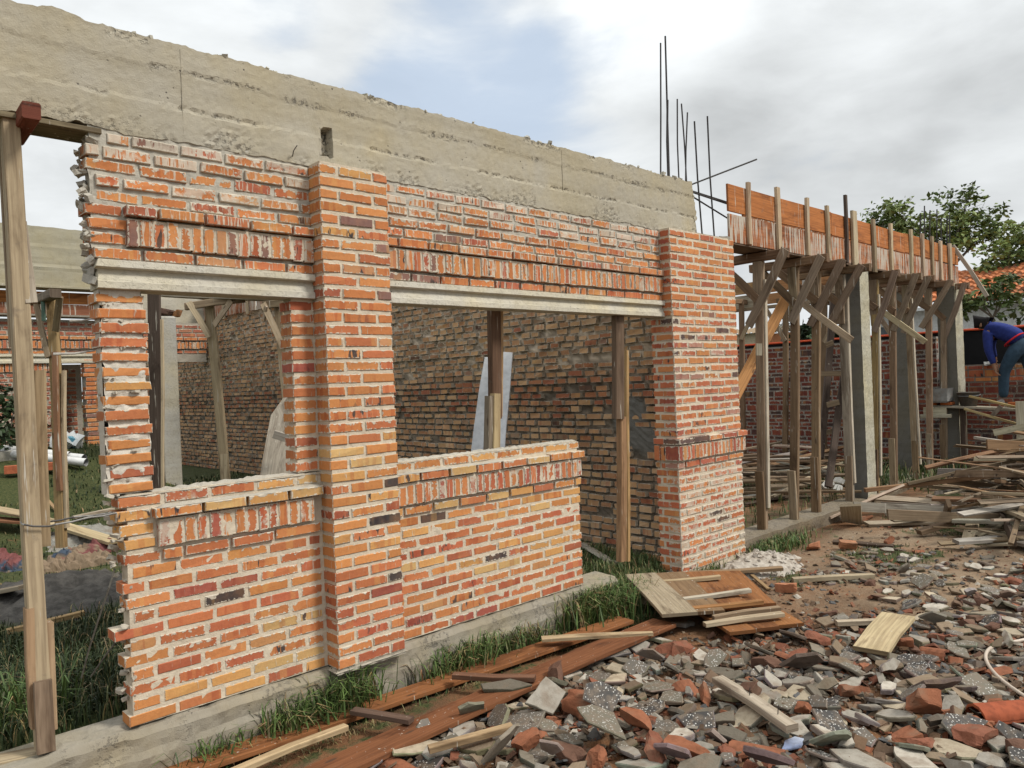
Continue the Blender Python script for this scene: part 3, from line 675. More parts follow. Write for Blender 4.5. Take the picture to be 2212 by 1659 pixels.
def cm(y, z):
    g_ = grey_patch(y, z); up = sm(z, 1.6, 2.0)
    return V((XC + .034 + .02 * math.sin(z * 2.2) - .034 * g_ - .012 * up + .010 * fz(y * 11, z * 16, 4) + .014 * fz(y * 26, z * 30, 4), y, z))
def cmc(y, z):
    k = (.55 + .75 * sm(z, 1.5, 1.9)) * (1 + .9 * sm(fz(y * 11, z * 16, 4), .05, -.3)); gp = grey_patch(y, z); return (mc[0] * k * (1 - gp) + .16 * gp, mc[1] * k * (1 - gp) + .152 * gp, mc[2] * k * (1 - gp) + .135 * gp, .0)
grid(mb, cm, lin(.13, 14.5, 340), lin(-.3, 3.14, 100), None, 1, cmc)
tag(mb.build('brick_wall', BM), 'tall rough wall of ragged buff bricks with squeezed mortar behind the window and door openings', 'brick wall')
# back and far side so it is a solid wall
# ------------------------------------------------------------------ shuttering on top of the cross wall
WG, WP, WB, WO, WD, WF = (.30, .23, .15), (.50, .40, .265), (.22, .145, .085), (.40, .14, .04), (.09, .065, .05), (.48, .33, .15)
def jit(c, k=.15): f = ru(1 - k, 1 + k); return tuple(x * f * ru(.96, 1.04) for x in c)
t = thing('formwork', 'orange drip-stained shuttering boards with pale battens standing on top of the rough buff brick wall', 'formwork', (4.7, 8, 3.15))
for a, b in ((5.0, 8.4), (8.45, 12.0)):
    plank((4.70, a, 3.31), (4.70, b, 3.31), .52, .025, (0, 0, 1), (.34, .12, .05), .75).build('board', M_WOOD, t)
for y in (5.6, 6.6, 7.6, 8.7, 9.7, 10.8): plank((4.66, y, 3.0), (4.66, y, 3.62), .075, .03, (0, 1, 0), WP).build('batten', M_WOOD, t)
# ------------------------------------------------------------------ props
def prop(label, segs, heads=(), braces=(), group='timber props holding up the shuttering', base=None):
    """segs/heads/braces: (part, p0, p1, w, t, side, col)"""
    o = base or segs[0][1]; t = thing('timber_prop', label, 'timber prop', o, group)
    for (nm, p0, p1, w, th, sd, col) in list(segs) + list(heads) + list(braces):
        plank(p0, p1, w, th, sd, col, .16, skew=.25 if nm == 'brace' else .05).build(nm, M_WOOD, t)
    return t
# tall prop at the left edge
yl = .05; TP = (.41, .325, .21)
prop('tall pale timber prop in the left foreground, spliced at its foot and lashed with wire', [
    ('post', Y(98, 1618, yl), Y(15, 232, yl), .074, .065, (1, 0, 0), TP),
    ('splice', Y(2, 228, yl + .07), Y(40, 750, yl + .07), .06, .035, (1, 0, 0), WG), ('splice', Y(82, 800, yl + .06), Y(97, 1180, yl + .06), .05, .03, (1, 0, 0), (.36, .27, .16)),
    ('splice', Y(62, 1312, yl), Y(72, 1572, yl), .035, .06, (1, 0, 0), (.36, .24, .14)), ('splice', Y(106, 1343, yl + .01), Y(116, 1572, yl + .01), .032, .06, (1, 0, 0), (.40, .28, .17)),
    ('splice', Y(92, 1470, yl - .045), Y(97, 1626, yl - .045), .074, .022, (1, 0, 0), (.26, .19, .13))],
    [('crosshead', Y(67, 240, -.14), Y(67, 240, -.14) + V((.02, .42, .0)), .075, .075, (1, 0, 0), (.21, .065, .04))],
    [('brace', Y(46, 480, .12), Y(71, 655, .02), .05, .022, (1, 0, 0), (.38, .33, .26))], base=Y(98, 1618, yl))
mb = MB()
w_ = [Y(252, 1108, -.02), Y(190, 1118, .0), Y(120, 1133, -.0), Y(92, 1137, .0), Y(52, 1133, .0), Y(46, 1128, .05), Y(60, 1131, .12), Y(95, 1128, .12), Y(160, 1117, .10), Y(250, 1106, .04)]
for a, b in zip(w_[:-1], w_[1:]):
    tube(mb, [a, (a + b) / 2 + V((0, 0, -.004)), b], .0045, 5, (.30, .29, .27, 0) if rnd() < .5 else (.09, .085, .08, 0))
tag(mb.build('tie_wire', M_METAL), 'steel wire lashed round the tall left prop and tied to the wall end', 'wire')
mb = MB(); tube(mb, [Y(248, 1228, .06), Y(236, 1268, .05), Y(212, 1340, .1), Y(190, 1410, .16), Y(176, 1465, .2)], .0045, 6, (.13, .12, .10, 0))
tag(mb.build('wire', M_METAL), 'long thin dark wire drooping from the ragged wall end into the grass', 'wire')
mb = MB(); tube(mb, [Y(253, 1383, .06), Y(225, 1420, .1), Y(196, 1462, .16)], .004, 6, (.12, .11, .09, 0))
tag(mb.build('wire', M_METAL), 'short dark wire poking out low at the ragged wall end', 'wire')
for (a, b) in (((205, 687), (150, 693)), ((205, 757), (115, 765))):
    mb = MB(); p, q = Y(a[0], a[1], .08), Y(b[0], b[1], .10); tube(mb, [p, (p + q) / 2 + V((0, 0, -.006)), q], [.004, .005, .007], 6, (.42, .40, .36, 0))
    tag(mb.build('rebar_stub', M_METAL), ('upper' if a[1] < 700 else 'lower') + ' mortar-caked steel stub sticking out left from the joints of the raked window pier', 'rebar', 'steel stubs in the raked pier')
xs = Y(219, 290, 0).x
tag(plank((-3.6, .10, 2.935), (xs, .10, 2.935), .215, .026, (0, 1, 0), (.22, .18, .11), .2).build('soffit_board', M_WOOD), 'shuttering board left under the concrete beam at the left of the picture', 'board')
# props seen in the room
prop('slender dark post with a pale edge strip, left in the window', [('post', dep(343, 1085, 9.5), dep(332, 628, 9.5), .15, .05, tuple(_R), WD), ('splice', dep(352, 1055, 9.4), dep(350, 690, 9.4), .03, .04, tuple(_R), WP)])
def vprop(label, b, tp, z, w, hu, hv, br, col, hy=.1):
    pb, pt = dep(b[0], b[1], z), dep(tp[0], tp[1], z)
    h0, h1 = dep(hu[0], hv[0], z - .15), dep(hu[1], hv[1], z - .15)
    return prop(label, [('post', pb, pt, w, .07, tuple(_R), col), ('splice', pb - _F * .06 - _R * .02, pb - _F * .06 + V((0, 0, .55)), w * .8, .025, tuple(_R), jit(WP))],
         [('crosshead', h0, h1, hy, .07, (0, 0, 1), jit(WG))], [('brace', dep(*q[0], z - .2), dep(*q[1], z - .1), .085, .025, (0, 0, 1), jit(WP)) for q in br])
vprop('forked pale prop in the window with two braces under a cross timber', (491, 1062), (452, 655), 11, .125, (400, 528), (662, 645), (((408, 652), (452, 728)), ((500, 648), (462, 702))), (.38, .30, .19))
vprop('leaning braced prop at the right side of the window', (633, 1045), (603, 655), 10.6, .12, (568, 618), (660, 655), (((568, 655), (612, 752)), ((575, 660), (570, 690))), (.36, .28, .18))
mb = plank(dep(341, 637, 11.3), dep(622, 650, 10.6), .035, .3, (0, 0, 1), (.42, .38, .30), .2); tag(mb.build('soffit_board', M_WOOD), 'long pale board lying across the two forked props inside the room', 'board')
o = dep(380, 1066, 10.8); mb = MB(); cz = dep(380, 684, 10.8).z
box(mb, o.x - .19, o.x + .06, o.y - .12, o.y + .22, gz(o.x, o.y) - .1, cz, (.38, .365, .33, .15), j=.004, c=.02); box(mb, o.x - .22, o.x - .195, o.y - .1, o.y + .2, gz(o.x, o.y), cz - .05, (.26, .22, .17, 0), j=.004)
tag(mb.build('concrete_column', M_CONC), 'bare grey concrete column standing inside the room, seen through the window', 'concrete column')
t = thing('timber_offcut', 'dark timber offcut and fresh chip on top of the bare column in the window', 'timber offcut', (o.x, o.y, cz))
mb = MB(); chunk(mb, (o.x - .06, o.y, cz + .05), (.26, .2, .12), Euler((.1, .1, .4)), (.07, .04, .03, 0), 4.1); mb.build('block', M_RUB, t)
mb = MB(); chunk(mb, (o.x + .11, o.y - .05, cz + .05), (.11, .15, .10), Euler((.1, .1, .2)), (.40, .18, .07, 0), 4.9, rough=.1); mb.build('chip', M_RUB, t)
# wide weathered board leaning in the window corner
mb = plank(dep(598, 1050, 8.6), dep(628, 850, 9.2), .40, .03, tuple(_R), (.33, .29, .23), .1, point=.25, seg=4); tag(mb.build('leaning_board', M_WOOD), 'wide grey weathered board leaning against the prop in the window corner, narrow end up', 'board')
mb = plank(dep(592, 937, 8.6), dep(630, 950, 8.6), .09, .05, (0, 0, 1), (.36, .32, .27)); tag(mb.build('timber_offcut', M_WOOD), 'short grey block of timber nailed across the leaning grey board', 'timber offcut')
# door opening: posts and white panels
prop('dark brown prop under the long lintel, spliced with pale offcuts at sill height', [('post', Y(1070, 905, .20), Y(1067, 668, .20), .095, .06, (1, 0, 0), (.13, .075, .045)),
    ('splice', Y(1052, 1150, .18), Y(1056, 855, .18), .055, .06, (1, 0, 0), (.22, .18, .13)), ('splice', Y(1066, 1150, .16), Y(1070, 850, .16), .07, .05, (1, 0, 0), (.44, .34, .19)), ('splice', Y(1080, 900, .25), Y(1083, 672, .25), .03, .03, (1, 0, 0), (.38, .24, .12))], base=Y(1060, 1150, .18))
prop('brown prop standing in the doorway beside the corner pier', [('post', Y(1342, 1212, .06), Y(1343, 900, .06), .075, .06, (1, 0, 0), (.32, .19, .10)), ('post', Y(1335, 905, .05), Y(1335, 682, .05), .11, .055, (1, 0, 0), (.15, .10, .065)),
    ('splice', Y(1353, 1212, .12), Y(1353, 757, .12), .035, .05, (1, 0, 0), (.42, .27, .12))], base=Y(1342, 1212, .06))
tag(plank(dep(1076, 1010, 6.8), dep(1095, 765, 7.5), .105, .06, tuple(_R), (.60, .61, .62), 0).build('white_panel', M_PLAIN), 'white painted panel leaning upright right of the dark brown prop', 'panel', 'white panels behind the sill')
tag(plank(dep(1026, 1010, 6.8), dep(1058, 775, 7.5), .11, .05, tuple(_R), (.52, .53, .54), 0).build('white_panel', M_PLAIN), 'white painted panel leaning half hidden left of the dark brown prop', 'panel', 'white panels behind the sill')
tag(plank(Y(1172, 972, .0) + V((-.2, .05, .012)), Y(1236, 958, .06) + V((0, 0, .012)), .09, .02, (0, 1, 0), (.42, .20, .10)).build('clay_slip', M_CLAY), 'thin red brick slip lying loose on the right hand sill', 'brick slip')
tag(plank(G(1255, 1175, .06), G(1325, 1215, .03), .12, .03, (0, 1, .2), (.46, .42, .34)).build('board', M_WOOD), 'short pale board lying in the grass of the doorway', 'board')

# ------------------------------------------------------------------ rear building on the left
YR = 9.4
def zr(v): return Y(100, v, YR).z
t = thing('rear_wall', 'far brick wall on the left with shuttered concrete beam, fluted lintel and a dark doorway', 'brick wall', (1.5, YR, .7))
mb = MB(); xa, xb, xc, xd = -2.5, Y(131, 850, YR).x, Y(183, 850, YR).x, Y(212, 850, YR).x
z = .35
while z < zr(800):
    course(mb, xa, xb, z, pal='rear', smear=.75, off=rnd(), base=(0, YR, 0), bl=.23); course(mb, xc - .35, xc + .02, z, pal='rear', smear=.5, off=rnd(), base=(0, YR + .55, 0)); z += CH
zl = zr(785)
course(mb, xa, 4.2, zl + .15, pal='top', smear=.7, base=(0, YR, 0)); rowlock(mb, xa, 4.2, zl + .23, yf=-.03, h=.12, base=(0, YR, 0), pal='top', drip=0)
z = zl + .37
course(mb, xa, 4.2, z, pal='top', smear=.8, yf=-.05, base=(0, YR, 0)); z += CH
while z < zr(700): course(mb, xa, 4.2, z, pal='rear', smear=.5, off=rnd(), base=(0, YR, 0)); z += CH
rowlock(mb, xa, xb, zr(800) - .02, yf=-.02, h=.13, base=(0, YR, 0), pal='top', drip=0); rowlock(mb, xa, xb, zr(918), yf=-.03, h=.12, base=(0, YR, 0), pal='rear', smear=1., drip=.8)
for a, b, z0, z1, y in ((xa, xb, .2, zl, .012), (xa, 4.2, zl, zr(690), .012), (xb - .2, xc + .1, .2, zl, .56)): mortar(mb, a, b, z0, z1, YR + y, .006, .06, (.36, .32, .26), thick=.1)
mb.build('brickwork', BM, t)
mb = MB(); z = .55
while z < zl: brick(mb, V((xc + ru(-.02, .02), YR - .05, z)), EX, EY, xd - xc + ru(-.02, .02), CH - .016, .2, 'top', .5); z += CH
mortar(mb, xc + .01, xd - .02, .5, zl, YR - .03, .008, .05, (.4, .36, .3), thick=.2); mb.build('brick_pier', BM, t)
mb = MB(); box(mb, xb, xb + .04, YR + .02, YR + .5, .3, zl, (.05, .045, .04, 0)); mb.build('door_post', M_WOOD, t)
lintel(xa, xd, zl, YR - .03, t, False)
def beamblock(name, x0, x1, y0, y1, z0, z1, col, par):
    mb = MB(); us, vs = lin(x0, x1, int((x1 - x0) / .05)), lin(0, 1, 18)
    fn = lambda x, s: V((x, y0 + .008 * fz(x * 3, s * 5, 2) - .012 * sum(math.exp(-((s - k) / .018) ** 2) for k in (.34, .68)), z0 + (z1 - z0 + .02 * fz(x * 5, 3)) * s))
    grid(mb, fn, us, vs, col)
    grid(mb, lambda x, s: fn(x, 1) * (1 - s) + V((x, y1, z1)) * s, us, [0, 1], col); grid(mb, lambda x, s: V((x, y0 + (y1 - y0) * s, z0)), us, [0, 1], col); grid(mb, lambda x, s: V((x, y1, z0 + (z1 - z0) * s)), us, [0, 1], col)
    grid(mb, lambda y, s: V((x1, y, z0 + (z1 - z0) * s)), [y0, y1], [0, 1], col)
    return mb.build(name, M_CONC, par)
beamblock('ring_beam', xa, 3.15, YR - .02, YR + .25, zr(621), zr(491), (.35, .325, .25, .0), t)
beamblock('end_wall', 3.2, 4.7, YR + 1.3, YR + 1.5, 2.3, 3.75, (.46, .43, .36, .1), t)
for (v0, v1, col, dr, y) in ((631, 656, (.44, .17, .05), .0, -.06), (657, 680, (.27, .11, .06), .55, -.05)):
    plank((xa, YR + y, zr((v0 + v1) / 2)), (3.1, YR + y, zr((v0 + v1) / 2)), abs(zr(v0) - zr(v1)), .03, (0, 0, 1), col, dr, seg=10).build('form_board', M_WOOD, t)
plank((xa, YR - .1, zr(624)), (3.1, YR - .1, zr(624)), .34, .035, (0, 1, 0), (.38, .34, .24), .3, seg=10).build('soffit_board', M_WOOD, t)
plank((xa, YR - .0, zr(683)), (3.1, YR - .0, zr(683)), .3, .03, (0, 1, 0), (.30, .27, .22), .3, seg=10).build('soffit_board', M_WOOD, t)
z7 = 7.7
prop('forked prop left of the raked window pier, with a green strip nailed to it', [('post', dep(134, 1182, z7), dep(112, 648, z7), .09, .07, tuple(_R), (.36, .25, .12)), ('splice', dep(128, 1060, z7 - .05), dep(118, 760, z7 - .05), .05, .04, tuple(_R), (.30, .16, .09)),
    ('splice', dep(143, 1140, z7), dep(138, 800, z7), .03, .05, tuple(_R), WP), ('strip', dep(94, 693, z7 - .08), dep(92, 632, z7 - .08), .035, .02, tuple(_R), (.10, .17, .13))],
    [('crosshead', dep(121, 634, z7 - .35), dep(60, 652, z7 + .5), .085, .1, (0, 0, 1), (.20, .16, .12))],
    [('brace', dep(76, 648, z7 + .1), dep(104, 772, z7 - .05), .055, .025, tuple(_R), WG), ('brace', dep(131, 640, z7 - .3), dep(121, 715, z7 - .05), .06, .025, tuple(_R), WG)], base=dep(134, 1182, z7))
# things lying on the ground behind the wall
def board(label, a, b, w, th, col, ua=.03, ub=.03, drip=0.0, name='board', cat='board', group=None, side=None, **k):
    p, q = G(a[0], a[1], ua), G(b[0], b[1], ub); d = q - p; sd = side or (-d.y, d.x, 0)
    return tag(plank(p, q, w, th, sd, col, drip, **k).build(name, M_WOOD), label, cat, group)
board('pale board lying behind the tall left prop, pointing at the wall end', (62, 1116), (250, 1170), .17, .035, (.46, .37, .22), .13, .11)
board('wide pale board at the left edge behind the tall prop, topmost of two', (-60, 1092), (62, 1112), .2, .025, (.40, .31, .19), .19, .19)
board('dark orange board at the left edge under the pale one', (-60, 1118), (66, 1128), .2, .025, (.22, .10, .05), .12, .12)
board('thin stick leaning in the grass between the two left props', (94, 1072), (122, 1100), .04, .02, (.38, .26, .14), .10, .04)
board('weathered board sunk in the grey sand at the left edge', (-70, 1290), (62, 1266), .15, .03, (.30, .25, .18), .05, .05)
board('light brown stick lying on the grey sand beside the left prop', (14, 1364), (182, 1324), .05, .035, (.40, .27, .13), .07, .09)
board('grey board along the edge of the plinth at the lower left corner', (-40, 1655), (212, 1600), .11, .03, (.34, .27, .17), .05, .02)
board('pale scrap of board half hidden behind the wall end', (158, 1118), (245, 1100), .08, .03, (.42, .36, .27), .06, .06)
for i, (a, b, lb) in enumerate((((-80, 968), (186, 999), 'front'), ((-80, 962), (182, 990), 'middle'), ((8, 970), (150, 984), 'rear'))):
    mb = MB(); p, q = G(*a, .12), G(*b, .12); tube(mb, [p, q], .055, 12, (.66, .66, .64, 0), cap=False); tube(mb, [q, p], .048, 12, (.3, .3, .3, 0), cap=False)
    tag(mb.build('plastic_pipe', M_PLAST, smooth=True), 'white plastic pipe lying on the ground before the far wall, %s one of the three' % lb, 'pipe', 'white pipes')
def hollow(label, p, rz):
    mb = MB(); L, W, H = .24, .14, .10; M = Matrix.Translation(p) @ Matrix.Rotation(rz, 4, 'Z'); w = .012
    def bx(*a):
        m2 = MB(); box(m2, *a, (.40, .12, .055, 0), c=.002); m2.v = [tuple(M @ V(q)) for q in m2.v]; mb.merge(m2)
    for z in (0, H / 2 - w / 2, H - w): bx(-L / 2, L / 2, -W / 2, W / 2, z, z + w)
    for k in range(4): y = -W / 2 + (W - w) * k / 3; bx(-L / 2 + .001, L / 2 - .001, y, y + w, w, H / 2 - w / 2); bx(-L / 2 + .001, L / 2 - .001, y, y + w, H / 2 + w / 2, H - w)
    tag(mb.build('hollow_brick', M_CLAY), label, 'hollow brick', 'hollow bricks before the far wall')
hollow('red hollow brick at the left edge with its square holes showing', G(34, 1022, .05), -.25); hollow('red hollow brick between the two left props', G(110, 1015, .05), -.3)
mb = MB(); box(mb, *sorted((G(-90, 1000).x, G(88, 1000).x)), G(40, 1000).y + .15, G(40, 1000).y + .4, gz(1, G(40, 1000).y), gz(1, G(40, 1000).y) + .17, (.30, .29, .26, 0), c=.02); tag(mb.build('concrete_block', M_CONC), 'grey concrete slab edge lying behind the hollow bricks', 'concrete block')
def bag(label, pts, w, seed, cols):
    mb = MB(); P_ = [G(*q) for q in pts]; n = 40
    def cl(s):
        f = s * (len(P_) - 1); i = min(int(f), len(P_) - 2); return P_[i].lerp(P_[i + 1], f - i)
    def fn(s, a):
        c = cl(s); th = a * math.pi; pin = .35 + .65 * sm(min(s, 1 - s), 0, .12); d = (P_[-1] - P_[0]).normalized(); n_ = V((-d.y, d.x, 0))
        cr = .05 * fz(s * 9, a * 4, seed) + .025 * fz(s * 25, a * 11, seed)
        return V((c.x, c.y, gz(c.x, c.y) - .01)) + n_ * (math.cos(th) * w * pin * (1 + cr * 3)) + V((0, 0, max(0, math.sin(th) * (.11 + cr * 1.4) * pin)))
    def cf(s, a):
        f = fz(s * 3.2, a * 1.5, seed + 5)
        c = cols[0] if f > .02 else cols[1] if f > -.28 else cols[2]
        return c + (0,)
    grid(mb, fn, lin(0, 1, n), lin(0, 1, 14), None, 0, cf); tag(mb.build('cement_bag', M_PAPER), label, 'cement bag', 'empty cement bags')
red, tan, blue = (.17, .06, .055), (.22, .16, .105), (.05, .07, .10)
bag('crumpled red and blue paper cement bag lying against the wall end', ((112, 1222), (170, 1205), (248, 1178)), .15, 3.1, (red, tan, blue))
bag('crumpled tan paper cement bag lying in front of the red and blue one', ((70, 1240), (150, 1228), (250, 1210)), .10, 8.3, (tan, tan, red))
bag('crumpled dark blue and red bag at the left edge behind the tall prop', ((-60, 1205), (10, 1222), (66, 1228)), .16, 5.7, (red, blue, tan))
mb = MB(); cg = G(185, 1165)
grid(mb, lambda x, y: V((cg.x + x, cg.y + y, gz(cg.x + x, cg.y + y) - .03 + .16 * math.exp(-(x * x / .12 + y * y / .1)) + .03 * fz(x * 9, y * 9, 2) + .015 * fz(x * 25, y * 25, 2))), lin(-.6, .6, 30), lin(-.5, .5, 26), (.24, .23, .20, 0))
tag(mb.build('rubble_heap', M_RUB), 'small heap of grey mortar crumbs behind the ragged wall end', 'rubble heap')
mb = MB(); c = G(150, 960, .06)
for k in range(3): chunk(mb, c + V((ru(-.12, .12), ru(-.1, .1), .02)), (.32, .26, .22), Euler((rnd(), rnd(), rnd())), (.62, .64, .63, 0) if k else (.10, .30, .40, 0), k + 2.2, rough=.3)
tag(mb.build('plastic_bag', M_PLAST), 'crumpled white and blue plastic bag on the ground before the dark doorway', 'plastic bag')
# ------------------------------------------------------------------ shuttered beam on the right
fx0, fx1 = Y(1572, 460, -.03).x, Y(2068, 560, -.03).x
zt, zm, zb_ = 3.53, 3.245, 2.95
t = thing('formwork', 'long shuttered beam on the right, orange plywood above drip-stained boards with upright battens', 'formwork', (fx0, 0, zb_))
def panel(nm, y, x0, x1, z0, z1, col, dr, n=1):
    for k in range(n):
        a, b = x0 + (x1 - x0) * k / n + (.006 if k else 0), x0 + (x1 - x0) * (k + 1) / n
        plank((a, y, (z0 + z1) / 2), (b, y, (z0 + z1) / 2 + ru(-.006, .006)), z1 - z0, .022, (0, 0, 1), jit(col, .12), dr, seg=8, wob=.002).build(nm, M_WOOD, t)
panel('upper_board', -.03, fx0, fx1, zm + .012, zt, (.42, .155, .045), .12, 3)
panel('lower_board', -.03, fx0, fx1, zb_, zm - .012, (.36, .13, .05), .62, 3)
panel('back_board', .26, fx0 + .8, fx1, zb_, zt - .03, (.30, .12, .05), .4, 2)
plank((fx0, .115, zb_ - .012), (fx1, .115, zb_ - .012), .31, .022, (0, 1, 0), (.16, .11, .075), .1, seg=8).build('soffit_board', M_WOOD, t)
for i, (u, w, dz, col) in enumerate(((1619, .055, .06, WP), (1682, .075, .10, WP), (1745, .06, .08, WP), (1789, .06, .06, WP), (1828, .05, .26, WD), (1845, .13, .09, WP), (1887, .08, .06, WG), (1924, .07, .07, WP), (1967, .07, .07, WP), (1992, .08, .06, WP), (2012, .08, .06, WG), (2030, .08, .03, WP), (2050, .1, .03, WP))):
    x = Y(u, 500, -.06).x; z0 = zb_ - .0 if i not in (1, 5, 6) else zb_ - .06
    plank((x, -.06 - .008 * (i == 5), z0), (x + ru(-.01, .01), -.06, zt + dz), w, .034, (1, 0, 0), jit(col, .1), .1).build('batten', M_WOOD, t)
plank(X(2058, 530, fx1 - .1), X(2133, 640, fx1 - .1), .06, .03, (0, 0, 1), (.48, .43, .35)).build('brace', M_WOOD, t)
# props under it, in a row along the footing
PR = [(1648, 1133, 1641, 'first', WG, 0), (1716, 1106, 1716, 'second', WB, 0), (1764, 1098, 1763, 'third', (.26, .17, .10), 0), (1837, 1075, 1816, 'fourth', (.30, .26, .20), 0),
      (1893, 1056, 1888, 'fifth', (.36, .25, .11), 0), (1930, 1035, 1927, 'sixth', WB, 0), (1979, 1000, 1957, 'seventh', WG, 0), (2009, 1005, 2004, 'eighth', (.24, .16, .10), 0), (2039, 990, 2036, 'ninth', WG, 0)]
LB = ['broad grey prop nearest the corner pier, first of the row under the shuttered beam', 'dark brown prop, second from the corner pier under the shuttered beam', 'reddish brown prop, third from the corner pier, on the end of the footing', 'leaning prop with a pale right edge just left of the near grey column',
      'yellowish slim prop just right of the near grey column', 'dark prop, second one right of the near grey column', 'crooked leaning prop before the dark brick wall, third right of the near grey column', 'brown prop just left of the far grey columns', 'grey prop standing against the far grey columns']
for i, (u, v, ut, od, col, _) in enumerate(PR):
    yb = .08; b = Y(u, v, yb); b.z = -.05; xt = Y(ut, 575, yb).x; zh = zb_ - .025 - .1
    p1 = V((xt, yb, zh)); W = .095 if i in (0, 1, 2, 3) else .085
    segs = [('post', b, p1, .055, W, (1, 0, 0), jit(col, .08))]
    segs.append(('splice', b + V((-.05, -.012, .0)), b + V((-.05, -.012, .55 + .2 * rnd())), W * .95, .03, (0, 1, 0), jit(WG if i % 2 else WB)))
    segs.append(('splice', V((xt - .045, yb + .01, 2.2)), V((xt - .045, yb + .01, zh)), W * 1.05, .028, (0, 1, 0), jit(WG)))
    if i in (0, 3, 4, 6): segs.append(('lit_edge', b + (p1 - b) * .08 + V((.01, -W / 2 - .012, 0)), b + (p1 - b) * .93 + V((.01, -W / 2 - .012, 0)), .05, .022, (1, 0, 0), (.52, .46, .36)))  # added pale strip, stands for the lit right face of the post
    hd = [('crosshead', V((xt, -.28 + ru(-.04, .04), zh + .05)), V((xt + ru(-.05, .05), .62, zh + .05)), .095, .08, (0, 0, 1), jit(WB))]
    ya = -.24 + ru(-.03, .03); yc = yb + ru(-.02, .16); zc = 2.12 + ru(-.08, .12)
    br = [('brace', V((xt - .075, ya, zh + .08)), V((xt - .08, yc, zc)), .095 if i < 4 else .085, .025, (0, 0, 1), jit((.28, .22, .16))), ('brace', V((xt - .075 + .1 * (i % 2), .55, zh + .06)), V((xt - .07, yb - .03, zc + ru(.15, .35))), .09, .025, (0, 0, 1), jit(WB))]
    if i in (2, 5): br.append(('brace', V((xt - .07, .35, 2.55)), V((xt - .1, -.35, 1.95)), .08, .025, (0, 0, 1), jit(WP)))
    prop(LB[i], segs, hd, br, base=b)
# concrete columns
def column(x0, x1, y0, y1, z1, label, edge=True):
    mb = MB(); n = 46; zs = lin(-.15, z1, n)
    f = lambda z, k: .006 * fz(z * 6, k * 5, x0)
    for a, b, ny in (((x0, y1), (x0, y0), 8), ((x0, y0), (x1, y0), 8), ((x1, y0), (x1, y1), 3), ((x1, y1), (x0, y1), 3)):
        rough = .010 if a[1] == y0 and b[1] == y0 else .003
        ce = (.44, .42, .34, .25) if rough > .005 else (.15, .145, .13, .0)  # side light put into the colour: front face pale, other faces dark
        grid(mb, lambda z, s: V((a[0] + (b[0] - a[0]) * s + (rough * fz(z * 9, s * 8, 2) if 0 < s < 1 else .012 * fz(z * 14, a[0] + s, 7) + .006 * fz(z * 40, s, 1)), a[1] + (b[1] - a[1]) * s + (rough * fz(z * 9, s * 8, 6) if 0 < s < 1 else 0), z)), zs, lin(0, 1, ny), ce)
    mb.add([(x0, y0, z1), (x1, y0, z1), (x1, y1, z1), (x0, y1, z1)], [(0, 1, 2, 3)], (.3, .28, .24, 0))
    tag(mb.build('concrete_column', M_CONC), label, 'concrete column')
cx = Y(1876, 1060, -.02).x
column(cx - .02, cx + .26, -.02, .23, zb_ - .03, 'near grey concrete column with a ragged pale edge among the props under the shuttered beam')
column(12.35, 12.72, -.10, .16, zb_ - .02, 'far grey concrete column at the end of the dark brick wall, nearest the bending worker')
column(11.75, 11.98, .42, .66, zb_ - .02, 'far grey concrete column left of the one nearest the bending worker')
mb = MB()
for u in (1988, 1997, 2009, 2024, 2046, 2051, 2033): tube(mb, [X(u + ru(-1, 1), 560, 12.6), X(u, ru(443, 472), 12.6 + ru(-.1, .1))], .011, 6, (.045, .04, .038, 0))
tag(mb.build('rebar_cluster', M_METAL), 'cluster of dark steel starter bars above the far end of the shuttered beam', 'rebar')
# second shuttered beam, crossing behind
t = thing('formwork', 'second shuttered beam of pale and orange boards crossing behind the props, gaps between its boards', 'formwork', (12.9, .4, 2.9))
for (y0, y1, z0, z1, c) in ((.5, 2.0, 3.28, 3.62, (.30, .16, .08)), (.5, 2.6, 2.93, 3.25, (.36, .29, .20)), (2.05, 3.3, 3.2, 3.42, (.38, .19, .08)), (2.62, 3.6, 2.97, 3.17, (.38, .20, .09)), (3.32, 5.6, 3.22, 3.44, (.36, .22, .10)), (3.62, 5.6, 2.93, 3.19, (.38, .33, .24))):
    plank((12.9, y0, (z0 + z1) / 2), (12.9, y1, (z0 + z1) / 2), z1 - z0, .03, (0, 0, 1), c, .1).build('board', M_WOOD, t)
plank((12.85, .5, 2.9), (12.85, 5.6, 2.9), .06, .12, (0, 0, 1), WG).build('rail', M_WOOD, t)
for y in (2.6, 3.61): plank((12.86, y, 2.8), (12.86, y, 3.6), .07, .03, (0, 1, 0), (.5, .48, .44)).build('batten', M_WOOD, t)
for i, (u, u2, lb) in enumerate(((1607, 1601, 'nearest the corner pier'), (1697, 1697, 'behind the second prop of the row'), (1781, 1780, 'behind the third prop of the row'), (1942, 1940, 'behind the seventh prop of the row'))):
    b, p1 = X(u, 1000, 12.7), X(u2, 652, 12.7); b.z = gz(b.x, b.y)
    prop('thin far prop under the crossing beam, ' + lb, [('post', b, p1, .10, .06, (0, 1, 0), jit(WB))], [('crosshead', p1 + V((-.3, 0, 0)), p1 + V((.3, 0, 0)), .09, .07, (0, 0, 1), jit(WB))],
         [('brace', p1 + V((-.06, .45 * (1 if i % 2 else -1), .02)), p1 + V((-.06, .0, -.75)), .08, .025, (0, 0, 1), jit(WG))], group='far props under the crossing beam')
